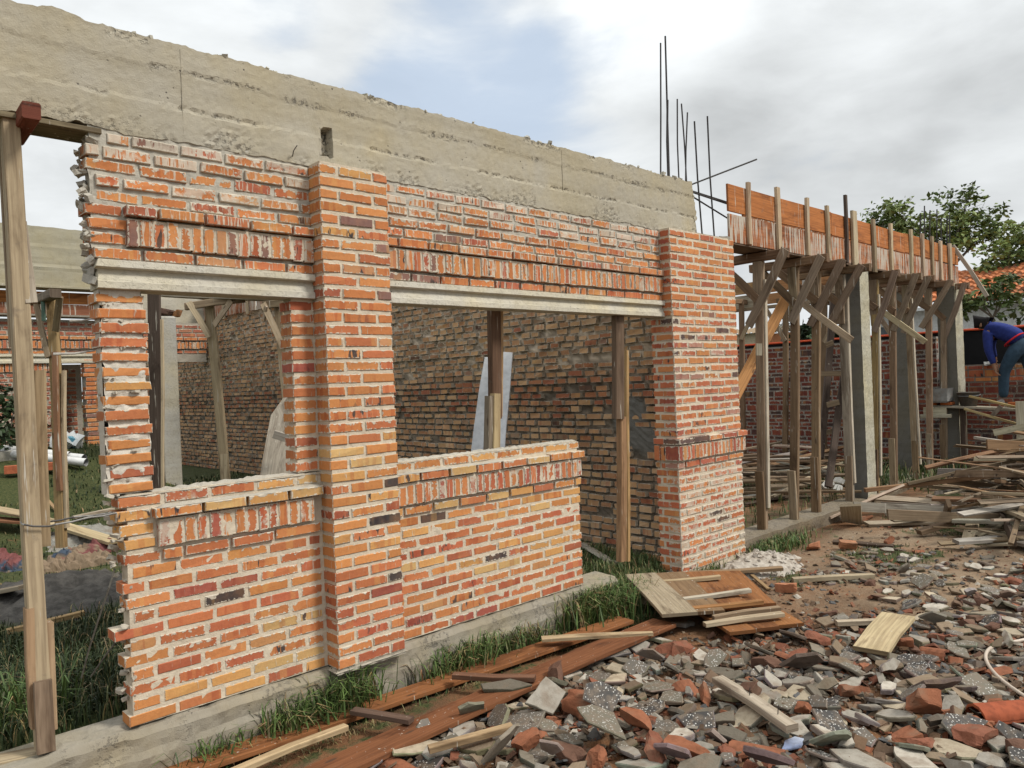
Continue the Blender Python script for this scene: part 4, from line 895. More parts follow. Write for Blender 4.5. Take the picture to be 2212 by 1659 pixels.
# home-made ladder and raking plank
t = thing('ladder', 'home-made timber ladder leaning behind the third and fourth props', 'ladder', dep(1783, 1049, 9.6))
plank(dep(1772, 990, 9.9), dep(1802, 636, 10.9), .085, .05, tuple(_R), WD).build('rail', M_WOOD, t); plank(dep(1788, 1052, 9.6), dep(1826, 800, 10.3), .085, .05, tuple(_R), WD).build('rail', M_WOOD, t)
for (a, b) in (((1772, 808), (1822, 806)), ((1786, 874), (1812, 868)), ((1782, 746), (1800, 740)), ((1776, 935), (1804, 930))): plank(dep(*a, 10.05), dep(*b, 10.05), .07, .025, (0, 0, 1), WG).build('rung', M_WOOD, t)
tag(plank(dep(1510, 1010, 8.2), dep(1702, 636, 9.4), .13, .045, tuple(_R), (.48, .24, .09)).build('raking_plank', M_WOOD), 'bright orange-brown plank raking up from behind the corner pier to the second prop', 'plank')
tag(plank(dep(1640, 742, 8.05), dep(1640, 768, 8.05), .06, .03, tuple(_R), (.44, .40, .30)).build('timber_offcut', M_WOOD), 'short pale cleat nailed on the prop nearest the corner pier', 'timber offcut')
# ------------------------------------------------------------------ boundary wall and what is beyond
def bwall(name, label, x, ya, yb, z0, z1, fresh):
    mb = MB(); z = z0; k = 0
    while z < z1 - .03:
        hgt = (.055, .055, .105)[k % 3] if k % 4 else .06
        if z + hgt > z1: hgt = z1 - z
        course(mb, -yb, -ya, z, h=hgt - .0, yf=0, D=.1, off=rnd(), pal='low' if fresh and z > z1 - .32 else 'dark', smear=.25 if fresh else .45, bl=.21, j=.018, base=(x, 0, 0), ex=EXl, ey=EYl, capm=.2); z += hgt + .018; k += 1
    mortar(mb, -yb, -ya, z0 - .2, z1 - .01, .006, .005, .07, (.30, .28, .25) if not fresh else (.22, .19, .16), ex=EXl, ey=EYl, base=(x, 0, 0), thick=.12)
    return tag(mb.build(name, BM), label, 'brick wall')
bwall('boundary_wall', 'dark red boundary wall of burnt bricks behind the timber props', 13.0, .40, 6.2, -.05, 2.13, False)
bwall('boundary_wall', 'lower stretch of red wall under construction where the worker bends over', 13.0, -6.0, .05, -.05, X(2110, 786, 13.0).z, True)
mb = MB(); us = lin(-7, 7, 90)
zt_ = lambda y: 2.21 + .008 * fz(y * 1.2, 3)
grid(mb, lambda y, s: V((13.4 + .01 * fz(y * 3, s * 3), y, -.2 + (zt_(y) + .2 + .03 * fz(y * 6, 1) * (s > .9)) * s)), us, lin(0, 1, 6), (.012, .012, .013, 0))
grid(mb, lambda y, s: V((13.4 + .15 * s, y, zt_(y))), us, [0, 1], (.012, .012, .013, 0)); grid(mb, lambda y, s: V((13.55, y, -.2 + (zt_(y) + .2) * s)), us, [0, 1], (.02, .02, .02, 0))
t = thing('black_wall', 'black coated wall with a thin orange line along its top, behind the boundary wall', 'wall', (13.4, 0, -.2)); mb.build('wall', M_PLAIN, t)
mb = MB(); tube(mb, [V((13.37, y, zt_(y) + 0)) for y in lin(-7, 7, 60)], .022, 6, (.75, .10, .03, 0)); mb.build('orange_edge', M_PLAST, t)
# neighbour's house
t = thing('house', 'white walled house with an orange barrel tile roof beyond the boundary wall', 'house', (24, -2, 0))
zw = X(2100, 656, 24).z; ya, yb2 = X(1896, 690, 24).y, -11.
mb = MB(); box(mb, 24, 30, yb2, ya, -.2, zw, (.62, .63, .63, 0), c=.02); mb.build('wall', M_PLAIN, t)
mb = MB()
def rf(s, y):
    ph = (y * 5.2) % 1.0; row = int(s * 14); fr = s * 14 - row
    return V((23.6 + 4.4 * s, y, zw + .04 + 1.35 * s + .075 * abs(math.sin(math.pi * ph)) + .05 * (1 - fr) + .015 * math.sin(int(y * 5.2) * 7.3 + row * 3.1)))
def rc(s, y):
    k = random.Random(int(y * 5.2) * 131 + int(s * 14) * 7).random(); f = .75 + .6 * k
    return (.42 * f, .15 * f, .06 * f, 0) if k > .18 else (.22, .10, .055, 0)
ss_ = []
for r in range(14): ss_ += [r / 14 + .0005, (r + .98) / 14]
grid(mb, rf, ss_, lin(yb2 - .2, ya + .25, 560), None, 0, rc)
grid(mb, lambda s, y: V((32.4 - 4.4 * s, y, zw + .04 + 1.35 * s)), [0, 1], [yb2 - .2, ya + .25], (.35, .13, .06, 0)); mb.build('roof', M_CLAY, t)
mb = MB(); box(mb, 23.62, 23.72, yb2 - .2, ya + .2, zw - .10, zw - .0, (.66, .67, .68, 0), c=.005); mb.build('gutter', M_PLAIN, t)
mb = MB(); p = X(1915, 720, 23.97); box(mb, 23.96, 23.99, p.y - .35, p.y + .35, p.z - .5, p.z + .2, (.10, .11, .12, 0), c=.003); wn = mb.build('window', M_PLAIN, t)
mb = MB(); box(mb, 23.93, 23.958, p.y - .42, p.y + .42, p.z + .2, p.z + .27, (.5, .5, .5, 0), c=.003); mb.build('frame', M_PLAIN, wn)
t = thing('garden_wall', 'cream wall with a ragged tiled top far beyond the boundary wall, left of the ladder', 'wall', (30, 8, 0))
ya, yb2 = X(1590, 730, 30).y, X(1697, 730, 30).y; z1 = X(1640, 718, 30).z
mb = MB(); box(mb, 30, 30.3, yb2 + .9, ya + 4, -.2, z1, (.50, .42, .30, 0)); mb.build('wall', M_PLAIN, t)
mb = MB(); box(mb, 29.9, 30.3, yb2 - .3, yb2 + .9, -.2, z1 - .1, (.42, .17, .08, 0)); mb.build('wall', M_CLAY, t)
mb = MB(); grid(mb, lambda s, y: V((29.7 + .8 * s, y, z1 + .25 * s + .06 * abs(math.sin(y * 14)) - .05 + .03 * fz(y * 4, s))), lin(0, 1, 4), lin(yb2 - .3, ya + 4, 160), (.30, .22, .14, 0)); mb.build('coping', M_CLAY, t)
# ------------------------------------------------------------------ vegetation
def tree(name, label, base, clumps, nleaf, ls, cat='tree', greens=((.15, .20, .055), (.20, .25, .085), (.10, .14, .042)), tr=.12, droop=.3, twigs=True):
    t = thing(name, label, cat, base); mb = MB(); b = V(base); ctr = sum((V(c[0]) for c in clumps), V()) / len(clumps)
    fork = b.lerp(V((ctr.x, ctr.y, ctr.z)), .55); fork.z = b.z + (min(c[0].z for c in clumps) - b.z) * .8
    tube(mb, [b, b.lerp(fork, .5) + V((ru(-.1, .1), ru(-.1, .1), 0)), fork], [tr, tr * .8, tr * .6], 8, (.15, .12, .09, 0))
    lf = MB()
    for (c, r) in clumps:
        c = V(c); m_ = fork.lerp(c, .5) + V((ru(-.2, .2), ru(-.2, .2), ru(0, .3))) * r; tube(mb, [fork, m_, c], [tr * .45, tr * .25, tr * .08], 6, (.16, .13, .10, 0))
        for k in range(7):
            d = V((R_.gauss(0, 1), R_.gauss(0, 1), R_.gauss(.3, .8))).normalized(); tube(mb, [c, c + d * r * ru(.6, 1.15)], [tr * .08, tr * .025], 4, (.15, .13, .09, 0))
        n = int(nleaf * r * r)
        sub = [c + V((R_.gauss(0, .5), R_.gauss(0, .5), R_.gauss(0, .42))) * r for _ in range(int(9 + 8 * r))]
        for s_ in sub:
            g = R_.choice(greens); k = ru(.7, 1.35); sr = r * ru(.22, .42)
            for _ in range(max(8, n // len(sub))):
                p = s_ + V((R_.gauss(0, 1), R_.gauss(0, 1), R_.gauss(0, .8))) * sr * .55
                L = ls * ru(.6, 1.3); w = L * .26; d = V((R_.gauss(0, 1), R_.gauss(0, 1), R_.gauss(-droop, .5))).normalized(); d, sd, nn = frame(d, (ru(-1, 1), ru(-1, 1), ru(-1, 1)))
                kk = k * ru(.8, 1.2); cv = (g[0] * kk, g[1] * kk, g[2] * kk, 0)
                lf.add([p, p + d * L * .5 + sd * w + nn * L * .05, p + d * L - nn * L * .08, p + d * L * .5 - sd * w + nn * L * .05], [(0, 1, 2), (0, 2, 3)], cv)
    mb.build('trunk', M_CLOTH, t); lf.build('crown', M_LEAF, t)
def D(u, v, z, r): return (dep(u, v, z), r)
tree('leafy_tree', 'leafy green tree rising behind the far end of the long shuttered beam', dep(2060, 800, 31),
     [D(1905, 490, 31, .75), D(1945, 465, 31, .95), D(1990, 495, 31, 1.15), D(1925, 515, 31, .8), D(2035, 520, 31, 1.0), D(2085, 455, 31, .85), D(2105, 485, 31, .95), D(2135, 505, 31, .7), D(2090, 430, 31, .45), D(2075, 520, 31, .7), D(2000, 545, 31, 1.0), D(1955, 540, 31, .9)], 560, .24, tr=.2)
tree('leafy_tree', 'bushy green tree at the right edge above the tiled roof', dep(2190, 800, 25),
     [D(2180, 535, 25, .75), D(2215, 520, 25, .8), D(2150, 560, 25, .45), D(2190, 570, 25, .7), D(2235, 560, 25, .8), D(2125, 590, 25, .35), D(2250, 510, 25, .8)], 620, .22, tr=.14)
tree('young_tree', 'slender young tree with loose sparse leaves before the white house wall, above the bending worker', dep(2155, 800, 19),
     [D(2110, 640, 19, .35), D(2150, 655, 19, .4), D(2180, 630, 19, .45), D(2085, 660, 19, .28), D(2205, 650, 19, .5), D(2165, 610, 19, .4), D(2070, 648, 19, .22)], 330, .19, tr=.05, greens=((.09, .12, .03), (.06, .09, .025), (.12, .14, .05)))
tree('bush', 'dark pointed-leaf bush peeping over the boundary wall beside the third prop', dep(1755, 800, 19), [D(1730, 722, 19, .18), D(1752, 712, 19, .32), D(1775, 718, 19, .3), D(1795, 712, 19, .2)], 1000, .22, 'bush', tr=.05, greens=((.02, .035, .014), (.03, .05, .02)))
tree('bush', 'pale leafless bush beyond the boundary wall left of the ladder', dep(1690, 800, 27), [D(1680, 705, 27, .35), D(1705, 700, 27, .3)], 60, .15, 'bush', tr=.05, greens=((.12, .11, .08),))
tree('shrub', 'dark green shrub before the far wall at the left edge', G(22, 985), [(G(20, 985) + V((0, 0, .35)), .42), (G(34, 985) + V((0, 0, .75)), .28), (G(0, 985) + V((0, 0, .3)), .4)], 1500, .12, 'shrub', tr=.03, greens=((.02, .035, .012), (.03, .05, .018)))
# ------------------------------------------------------------------ grass
def blades(mb, n, fp, h, w=.006, lean=.5, dry=.12, pal=((.055, .085, .024), (.08, .115, .035), (.04, .062, .018))):
    for _ in range(n):
        q = fp()
        if q is None: continue
        x, y = q[:2]; hh = h * ru(.45, 1.2) * (q[2] if len(q) > 2 else 1); a = ru(0, 6.283); d = V((math.cos(a), math.sin(a), 0)); s = V((-d.y, d.x, 0)) * w * ru(.6, 1.3); l = ru(.15, 1) * lean
        p = V((x, y, gz(x, y) - .01)); c = R_.choice(pal); k = ru(.7, 1.4); c = tuple(v * k for v in c)
        if rnd() < dry: c = (.26 * ru(.7, 1.1), .20 * ru(.8, 1.1), .09)
        m1 = p + V((0, 0, hh * .45)) + d * hh * l * .2; m2 = p + V((0, 0, hh * .8)) + d * hh * l * .55; tp = p + V((0, 0, hh * (1 - .3 * l))) + d * hh * l * 1.05
        mb.add([p - s, p + s, m1 + s * .85, m1 - s * .85, m2 + s * .55, m2 - s * .55, tp], [(0, 1, 2, 3), (3, 2, 4, 5), (5, 4, 6)], c + (0,))
def rect(x0, x1, y0, y1, ok=None):
    def f():
        x, y = ru(x0, x1), ru(y0, y1); return (x, y) if ok is None or ok(x, y) else None
    return f
SHADE_G = ((.028, .044, .013), (.040, .058, .019), (.018, .03, .010))  # darker copy of the grass greens, interior shade put into the colour
mb = MB()
blades(mb, 6500, rect(-1.0, 2.2, .25, 6.6, lambda x, y: math.hypot((x - .4) / .75, (y - 2.75) / .7) > 1 and x < .2 + .42 * y + .6), .055, .005, .9, .2, SHADE_G)
blades(mb, 7000, rect(-.9, .6, .22, 2.0), .16, .004, .9, .14, SHADE_G); blades(mb, 5000, rect(1.2, 4.7, 3, 9.5), .07, .008, .8, .1, SHADE_G)
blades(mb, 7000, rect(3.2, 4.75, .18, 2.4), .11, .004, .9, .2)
tag(mb.build('grass', M_LEAF), 'grass inside the unfinished rooms, mostly darkened in colour for shade', 'grass', kind='stuff')
mb = MB()
def verge(x, y): return fz(x * 1.5, y * 2, 3) > .05
blades(mb, 600, rect(-.2, 3.4, -.34, -.06, verge), .06, .004, .9, .5)
blades(mb, 1600, rect(.6, 3.6, -.36, -.08, lambda x, y: fz(x * 1.5, y * 2, 3) < .1), .05, .003, 2.2, 1.0)
blades(mb, 2600, rect(3.4, 4.7, -.4, .15), .07, .004, .9, .25)
blades(mb, 9000, rect(4.6, 9.5, -2.6, -.3, lambda x, y: gcol(x, y)[0] > .42 and (y < -.55 or x > 6.1)), .05, .004, .9, .25)
blades(mb, 1700, rect(5.7, 12.8, .25, 2.5), .14, .006, .7, .2); blades(mb, 900, rect(10, 12.8, -.4, 1.2), .25, .01, .6, .2)
tag(mb.build('grass', M_LEAF), 'short patchy grass between the rubble and along the plinth and footing', 'grass', kind='stuff')
for (u, v, n, sx, sy, h, lb) in ((630, 1562, 420, .13, .07, .24, 'long-bladed grass tuft at the plinth below the left sill wall'), (742, 1535, 420, .10, .06, .30, 'tall grass tuft under the foot of the middle pilaster'),
        (1000, 1440, 620, .20, .07, .22, 'spreading grass tuft at the plinth right of the middle pilaster'), (1120, 1395, 200, .10, .05, .20, 'small half-dry grass tuft at the plinth near the board end'), (1275, 1325, 1500, .20, .10, .30, 'large drooping grass clump at the end of the right sill wall'),
        (450, 1640, 90, .10, .05, .18, 'sparse grass tuft at the very bottom left by the plinth'), (1675, 1185, 900, .30, .10, .13, 'bright green grass patch at the foot of the footing beside the mortar heap'), (1450, 1215, 600, .25, .08, .11, 'grass patch before the left foot of the corner pier'),
        (60, 1600, 260, .12, .1, .3, 'dark overhanging grass at the foot of the tall left prop')):
    p = G(u, v); p.y = min(p.y, -.1) if u > 300 else p.y; mb = MB()
    blades(mb, n, lambda: (p.x + R_.gauss(0, sx), min(p.y + R_.gauss(0, sy), -.07) if u > 300 else p.y + abs(R_.gauss(0, sy)) + .12), h, .0055, .95, .4 if u == 1120 else .2, ((.07, .115, .03), (.10, .155, .045), (.05, .08, .022)))
    tag(mb.build('grass_tuft', M_LEAF), lb, 'grass tuft', 'grass tufts along the wall')
# ------------------------------------------------------------------ the worker
def skin(name, joints, edges, mats, parent, sub=2, col=(.2, .2, .2, 0)):
    ks = list(joints); me = bpy.data.meshes.new(name); o0 = absloc(parent)
    me.from_pydata([tuple(V(joints[k][0]) - o0) for k in ks], [(ks.index(a), ks.index(b)) for a, b in edges], [])
    ob = bpy.data.objects.new(name, me); sc.collection.objects.link(ob)
    m1 = ob.modifiers.new('s', 'SKIN'); m1.use_smooth_shade = True
    for i, k in enumerate(ks):
        r = joints[k][1]; me.skin_vertices[0].data[i].radius = (r, r) if not isinstance(r, tuple) else r
    me.skin_vertices[0].data[0].use_root = True
    m2 = ob.modifiers.new('u', 'SUBSURF'); m2.levels = m2.render_levels = sub
    dg = bpy.context.evaluated_depsgraph_get(); dg.update(); n = bpy.data.meshes.new_from_object(ob.evaluated_get(dg))
    n.name = name; ob.modifiers.clear(); ob.data = n; bpy.data.meshes.remove(me); n.materials.clear(); n.materials.append(mats)
    a = n.attributes.new('col', 'FLOAT_COLOR', 'POINT'); a.data.foreach_set('color', list(col) * len(n.vertices))
    n.polygons.foreach_set('use_smooth', [True] * len(n.polygons)); ob.parent = parent; return ob
def pz(u, v, x=12.3): return X(1944 + u * .1954, 621 + v * .1954, x)
xa_, xn = 12.3, 12.16
fl = pz(1165, 1262); per = thing('person', 'worker in a blue long-sleeved top and jeans bending over the low brick wall', 'person', fl)
SK = (.26, .14, .085, 0)
hc = pz(905, 400); hf = (pz(870, 470) - pz(935, 335)).normalized()
tors = [pz(1320, 560), pz(1230, 500), pz(1120, 450), pz(1010, 430)]
def off(p, dx): return p + V((dx, 0, 0))
body = {'pel': (pz(1335, 630), .06), 'wai': (pz(1265, 535), .05), 'che': (pz(1110, 472), .07), 'nek': (pz(985, 430), .05), 'hd0': (pz(940, 405), .075), 'hd1': (pz(905, 400), .088), 'hd2': (pz(880, 385), .080),
        'fac': (pz(890, 450), .055), 'nos': (pz(868, 455), .016),
        'sh': (off(pz(1000, 485), -.14), .030), 'el': (off(pz(1020, 690), -.2), .042), 'wr': (off(pz(1080, 865), -.18), .029), 'pa': (off(pz(1095, 905), -.18), .030),
        'sh2': (off(pz(1000, 485), .16), .030), 'el2': (off(pz(960, 640), .24), .042), 'wr2': (off(pz(965, 790), .42), .028), 'pa2': (off(pz(955, 825), .46), .030),
        'hpl': (off(pz(1300, 665), -.09), .06), 'kn': (off(pz(1172, 925), -.11), .055), 'an': (off(pz(1165, 1225), -.10), .040), 'hpr': (off(pz(1350, 665), .09), .06), 'kn2': (off(pz(1420, 910), .12), .055), 'an2': (off(pz(1480, 1220), .12), .040)}
ed = [('pel', 'wai'), ('wai', 'che'), ('che', 'nek'), ('nek', 'hd0'), ('hd0', 'hd1'), ('hd1', 'hd2'), ('hd1', 'fac'), ('fac', 'nos'), ('che', 'sh'), ('sh', 'el'), ('el', 'wr'), ('wr', 'pa'), ('che', 'sh2'), ('sh2', 'el2'), ('el2', 'wr2'), ('wr2', 'pa2'),
      ('pel', 'hpl'), ('hpl', 'kn'), ('kn', 'an'), ('pel', 'hpr'), ('hpr', 'kn2'), ('kn2', 'an2')]
for hp, pa, wr in (('', 'pa', 'wr'), ('2', 'pa2', 'wr2')):
    p, w = body[pa][0], body[wr][0]; d = (p - w).normalized(); _, s, n = frame(d, (1, 0, 0))
    for k in range(4):
        o = s * (.026 * (k - 1.5)); L = (.062, .074, .07, .055)[k]
        body['f%s%d' % (hp, k)] = (p + o + d * .045, .0095); body['g%s%d' % (hp, k)] = (p + o + d * (.045 + L * .5) + n * .014, .0085); body['h%s%d' % (hp, k)] = (p + o * .95 + d * (.045 + L * .85) + n * .036, .007)
        ed += [(pa, 'f%s%d' % (hp, k)), ('f%s%d' % (hp, k), 'g%s%d' % (hp, k)), ('g%s%d' % (hp, k), 'h%s%d' % (hp, k))]
    body['t%s0' % hp] = (p + s * .045 + d * .005, .011); body['t%s1' % hp] = (p + s * .06 + d * .04 + n * .015, .009); ed += [(pa, 't%s0' % hp), ('t%s0' % hp, 't%s1' % hp)]
skin('body', body, ed, M_SKIN, per, 2, SK)
BL = (.020, .034, .17, 0)
top = {'w': (pz(1340, 592), .152), 'm': (pz(1230, 515), .150), 'c': (pz(1110, 470), .162), 'n': (pz(1000, 425), .095), 'c2': (pz(960, 418), .066), 's': (off(pz(1000, 485), -.15), .080), 'e': (off(pz(1020, 690), -.2), .062), 'x': (off(pz(1075, 850), -.18), .044), 's2': (off(pz(1000, 485), .17), .078), 'e2': (off(pz(960, 640), .24), .058), 'x2': (off(pz(962, 775), .41), .042)}
skin('shirt', top, [('c', 'm'), ('m', 'w'), ('c', 'n'), ('n', 'c2'), ('c', 's'), ('s', 'e'), ('e', 'x'), ('c', 's2'), ('s2', 'e2'), ('e2', 'x2')], M_CLOTH, per, 2, BL)
jn = {'p': (pz(1335, 620), .150), 'b': (pz(1300, 572), .143), 'l': (off(pz(1290, 690), -.09), .115), 'k': (off(pz(1172, 925), -.11), .082), 'a': (off(pz(1165, 1225), -.10), .068), 'r': (off(pz(1355, 690), .09), .112), 'k2': (off(pz(1420, 910), .12), .080), 'a2': (off(pz(1480, 1225), .12), .066)}
skin('jeans', jn, [('p', 'b'), ('p', 'l'), ('l', 'k'), ('k', 'a'), ('p', 'r'), ('r', 'k2'), ('k2', 'a2')], M_CLOTH, per, 2, (.028, .055, .085, 0))
mb = MB(); c = pz(1290, 590); ax = (pz(1335, 620) - pz(1230, 515)).normalized(); _, s, n = frame(ax, (1, 0, 0))
tube(mb, [pz(1262, 577) + ax * 0 + (s * math.cos(a) * .152 + n * math.sin(a) * .148) for a in lin(0, 2 * math.pi, 20)], .014, 6, (.55, .02, .03, 0), cap=False); mb.build('red_hem', M_CLOTH, per, True)
hr = {'a': (pz(915, 370), .100), 'b': (pz(955, 385), .085), 'c': (pz(875, 375), .085), 'd': (pz(855, 400), .05)}
skin('hair', hr, [('a', 'b'), ('a', 'c'), ('c', 'd')], M_CLOTH, per, 2, (.012, .010, .010, 0))
mb = MB(); chunk(mb, off(pz(912, 418), -.088), (.02, .035, .055), Euler((0, 0, 0)), SK, 1.1, rough=.05); mb.build('ear', M_SKIN, per, True)
for nm, uu in (('eye', 862), ):
    mb = MB(); chunk(mb, off(pz(866, 437), -.03), (.018, .018, .012), Euler((0, 0, 0)), (.02, .015, .012, 0), 2.1, rough=.05); mb.build('eye', M_SKIN, per, True)
for k, (u, dx) in enumerate(((1160, -.10), (1480, .12))):
    sh = {'h': (off(pz(u + 20, 1255), dx), .045), 'm': (off(pz(u - 20, 1262), dx), .044), 't': (off(pz(u - 70, 1268), dx), .034)}
    skin('shoe', sh, [('h', 'm'), ('m', 't')], M_CLOTH, per, 2, (.30, .28, .26, 0))
# scaffold around him
xs_ = 12.25
def PL(a, b, w, t_, col, lb, x0=xs_, x1=None, side=(1, 0, 0), cat='plank', nm='scaffold_plank'):
    return tag(plank(pz(a[0], a[1], x0), pz(b[0], b[1], x1 or x0), w, t_, side, col, .05).build(nm, M_WOOD), lb, cat, 'scaffold timbers round the worker')
PL((352, 1308), (1640, 1360), .30, .035, (.40, .36, .28), 'horizontal scaffold plank under the worker and the mortar trough', 12.30)
PL((765, 1200), (1290, 1328), .035, .035, (.48, .36, .16), 'yellowish stick slanting down from the bucket to the worker\'s foot', 12.02, side=(0, 0, 1))
PL((712, 1340), (1330, 1522), .035, .035, (.46, .36, .18), 'yellowish stick slanting below the scaffold plank', 12.02, side=(0, 0, 1))
PL((1115, 1310), (1028, 1415), .06, .025, (.24, .20, .16), 'short grey strut under the scaffold plank by the worker\'s foot', 12.05, side=(0, 0, 1))
PL((262, 1362), (515, 1362), .11, .03, (.52, .48, .35), 'pale stained board on edge at the left end of the scaffold', 12.1, side=(0, 0, 1))
PL((230, 1421), (570, 1418), .055, .05, (.50, .47, .36), 'pale batten under the stained board at the left end of the scaffold', 12.08, side=(0, 0, 1))
PL((1352, 2010), (1345, 1258), .14, .04, (.52, .48, .36), 'pale upright board at the right edge below the worker', 11.9, side=(0, 1, 0))
PL((1038, 1603), (1500, 1520), .095, .03, (.50, .46, .33), 'pale board at the right edge below the scaffold, sloping up to the right', 11.85, side=(0, 0, 1))
for a, nm in ((690, 'left'), (1500, 'right')):
    p = pz(a, 1330, 12.3); q = V((p.x, p.y, gz(p.x, p.y) - .05)); tag(plank(q, p, .07, .06, (0, 1, 0), WD).build('scaffold_post', M_WOOD), 'dark post holding up the %s end of the scaffold plank' % nm, 'post', 'scaffold timbers round the worker')
def lathe(mb, c, prof, col, n=20, sq=None):
    vs = []; k = len(prof)
    for i in range(n):
        a = 2 * math.pi * i / n
        for r, z in prof: vs.append(V((c.x + math.cos(a) * r, c.y + math.sin(a) * r, c.z + z)))
    mb.add(vs, [(i * k + q, ((i + 1) % n) * k + q, ((i + 1) % n) * k + q + 1, i * k + q + 1) for i in range(n) for q in range(k - 1)], col, [(q.x, q.z) for q in vs])
t = thing('bucket', 'dark mortar-splashed bucket standing on the scaffold plank by the low wall', 'bucket', pz(760, 1318, 12.3))
mb = MB(); lathe(mb, pz(760, 1318, 12.3), [(.001, .0), (.11, .0), (.155, .22), (.165, .225), (.158, .23), (.14, .2), (.105, .03), (.001, .03)], (.10, .09, .08, 0)); mb.build('bucket_body', M_RUB, t, True)
mb = MB(); c = pz(760, 1318, 12.3); tube(mb, [c + V((math.cos(a) * .165, math.sin(a) * .165, .22 - .05 * math.sin(a * .5))) for a in lin(2.4, 5.2, 12)], .006, 6, (.2, .2, .2, 0)); mb.build('handle', M_METAL, t)
c0, c1 = pz(360, 1268, 12.25), pz(572, 1268, 12.25); zt0, zt1 = c0.z, pz(460, 1112, 12.25).z
mb = MB(); L = [(12.05, c1.y + .02), (12.45, c1.y + .02), (12.45, c0.y - .02), (12.05, c0.y - .02)]; e = .03
vs = [V((x, y, zt0)) for x, y in L] + [V((x + (e if x > 12.2 else -e), y + (e if y > (c0.y + c1.y) / 2 else -e), zt1)) for x, y in L]; ins = [V((q.x * .93 + 12.25 * .07, q.y * .93 + (c0.y + c1.y) / 2 * .07, q.z)) for q in vs[4:]]; fl_ = [V((q.x, q.y, zt0 + .02)) for q in ins]
mb.add(vs + ins + fl_, [(3, 2, 1, 0)] + [(i, (i + 1) % 4, (i + 1) % 4 + 4, i + 4) for i in range(4)] + [(i + 4, (i + 1) % 4 + 4, (i + 1) % 4 + 8, i + 8) for i in range(4)] + [(i + 8, (i + 1) % 4 + 8, (i + 1) % 4 + 12, i + 12) for i in range(4)] + [(12, 13, 14, 15)], (.26, .26, .25, 0))
tag(mb.build('mortar_trough', M_RUB), 'grey mortar trough resting on two orange bricks on the scaffold', 'trough')
for (a, b, w) in ((358, 412, 'left'), (455, 575, 'right')):
    p, q = pz(a, 1300, 12.2), pz(b, 1268, 12.2); mb = MB(); box(mb, 12.15, 12.38, q.y, p.y, p.z, q.z, (.45, .13, .04, 0), c=.005); tag(mb.build('loose_brick', M_CLAY), 'orange brick carrying the %s side of the mortar trough' % w, 'brick', 'loose bricks on the scaffold')
p, q = pz(1200, 1305, 12.35), pz(1330, 1268, 12.35); mb = MB(); box(mb, 12.3, 12.42, q.y, p.y, p.z, q.z, (.45, .13, .04, 0), c=.005); tag(mb.build('loose_brick', M_CLAY), 'orange brick lying on the scaffold plank behind the worker\'s foot', 'brick', 'loose bricks on the scaffold')
t = thing('trowel', 'grey mason\'s trowel with wet mortar on the wall beneath the worker\'s far hand', 'trowel', pz(990, 850, 12.95))
mb = MB(); chunk(mb, pz(990, 838, 12.95), (.13, .16, .06), Euler((0, 0, .4)), (.33, .34, .33, 0), 6.2, rough=.1); mb.build('blade', M_RUB, t)
mb = MB(); tube(mb, [pz(1000, 838, 12.85), body['pa2'][0]], .012, 6, (.25, .16, .09, 0)); mb.build('handle', M_WOOD, t)

# ------------------------------------------------------------------ boards in the foreground
t = thing('plank_pallet', 'long orange stained shuttering panel of two boards lying along the plinth in the foreground', 'formwork panel', G(900, 1530))
def bd(nm, a, b, w, th, col, ua, ub, par, dr=.05, **k):
    p, q = G(a[0], a[1], ua), G(b[0], b[1], ub); d = q - p; return plank(p, q, w, th, (-d.y, d.x, 0), col, dr, **k).build(nm, M_WOOD, par)
OR = (.19, .075, .031)
bd('board', (300, 1696), (1352, 1338), .165, .026, (.27, .11, .04), .05, .07, t, seg=12, wob=.006); bd('board', (560, 1728), (1434, 1346), .205, .028, OR, .055, .075, t, seg=12, wob=.006)
bd('batten', (978, 1459), (1156, 1467), .055, .03, (.17, .085, .05), .105, .10, t); bd('batten', (763, 1536), (890, 1556), .055, .028, (.14, .09, .065), .10, .095, t)
bd('batten', (1170, 1381), (1410, 1367), .075, .022, (.46, .35, .21), .115, .105, t, point=.5)
board('pale rounded stick lying beside the long orange panel, bottom left of centre', (500, 1668), (746, 1570), .05, .03, (.48, .36, .21), .08, .085)
t = thing('plank_pallet', 'square shuttering panel of pale and orange boards with five battens lying by the corner pier', 'formwork panel', G(1560, 1300))
def quadboards(far, near, uf, un, n, cols, drs):
    a0, a1, b0, b1 = G(*far[0], uf[0]), G(*far[1], uf[1]), G(*near[0], un[0]), G(*near[1], un[1])
    for k in range(n):
        f = (k + .5) / n; p, q = a0.lerp(a1, f), b0.lerp(b1, f); d = (q - p).normalized(); w = ((a1 - a0) - d * (a1 - a0).dot(d)).length / n * .985
        plank(p, q + d * ru(-.03, .03), w, .025, (-d.y, d.x, 0), cols[k], drs[k], seg=5, wob=.003).build('board', M_WOOD, t)
quadboards(((1352, 1242), (1596, 1236)), ((1440, 1334), (1668, 1304)), (.12, .07), (.17, .10), 4, ((.34, .28, .19), (.22, .14, .075), (.25, .105, .038), (.27, .115, .04)), (.1, .1, .05, .05))
quadboards(((1500, 1318), (1655, 1300)), ((1582, 1374), (1735, 1350)), (.10, .075), (.08, .06), 3, ((.25, .105, .036), (.22, .09, .032), (.28, .12, .04)), (.05, .05, .05))
for (a, b, c, w, u_) in (((1380, 1262), (1556, 1246), (.42, .32, .19), .05, .17), ((1430, 1301), (1620, 1276), (.46, .41, .32), .05, .175), ((1482, 1318), (1646, 1299), (.34, .17, .065), .05, .15), ((1540, 1333), (1684, 1314), (.30, .22, .14), .05, .125), ((1522, 1350), (1690, 1325), (.42, .34, .23), .055, .125)): bd('batten', a, b, w, .03, c, u_, u_, t)
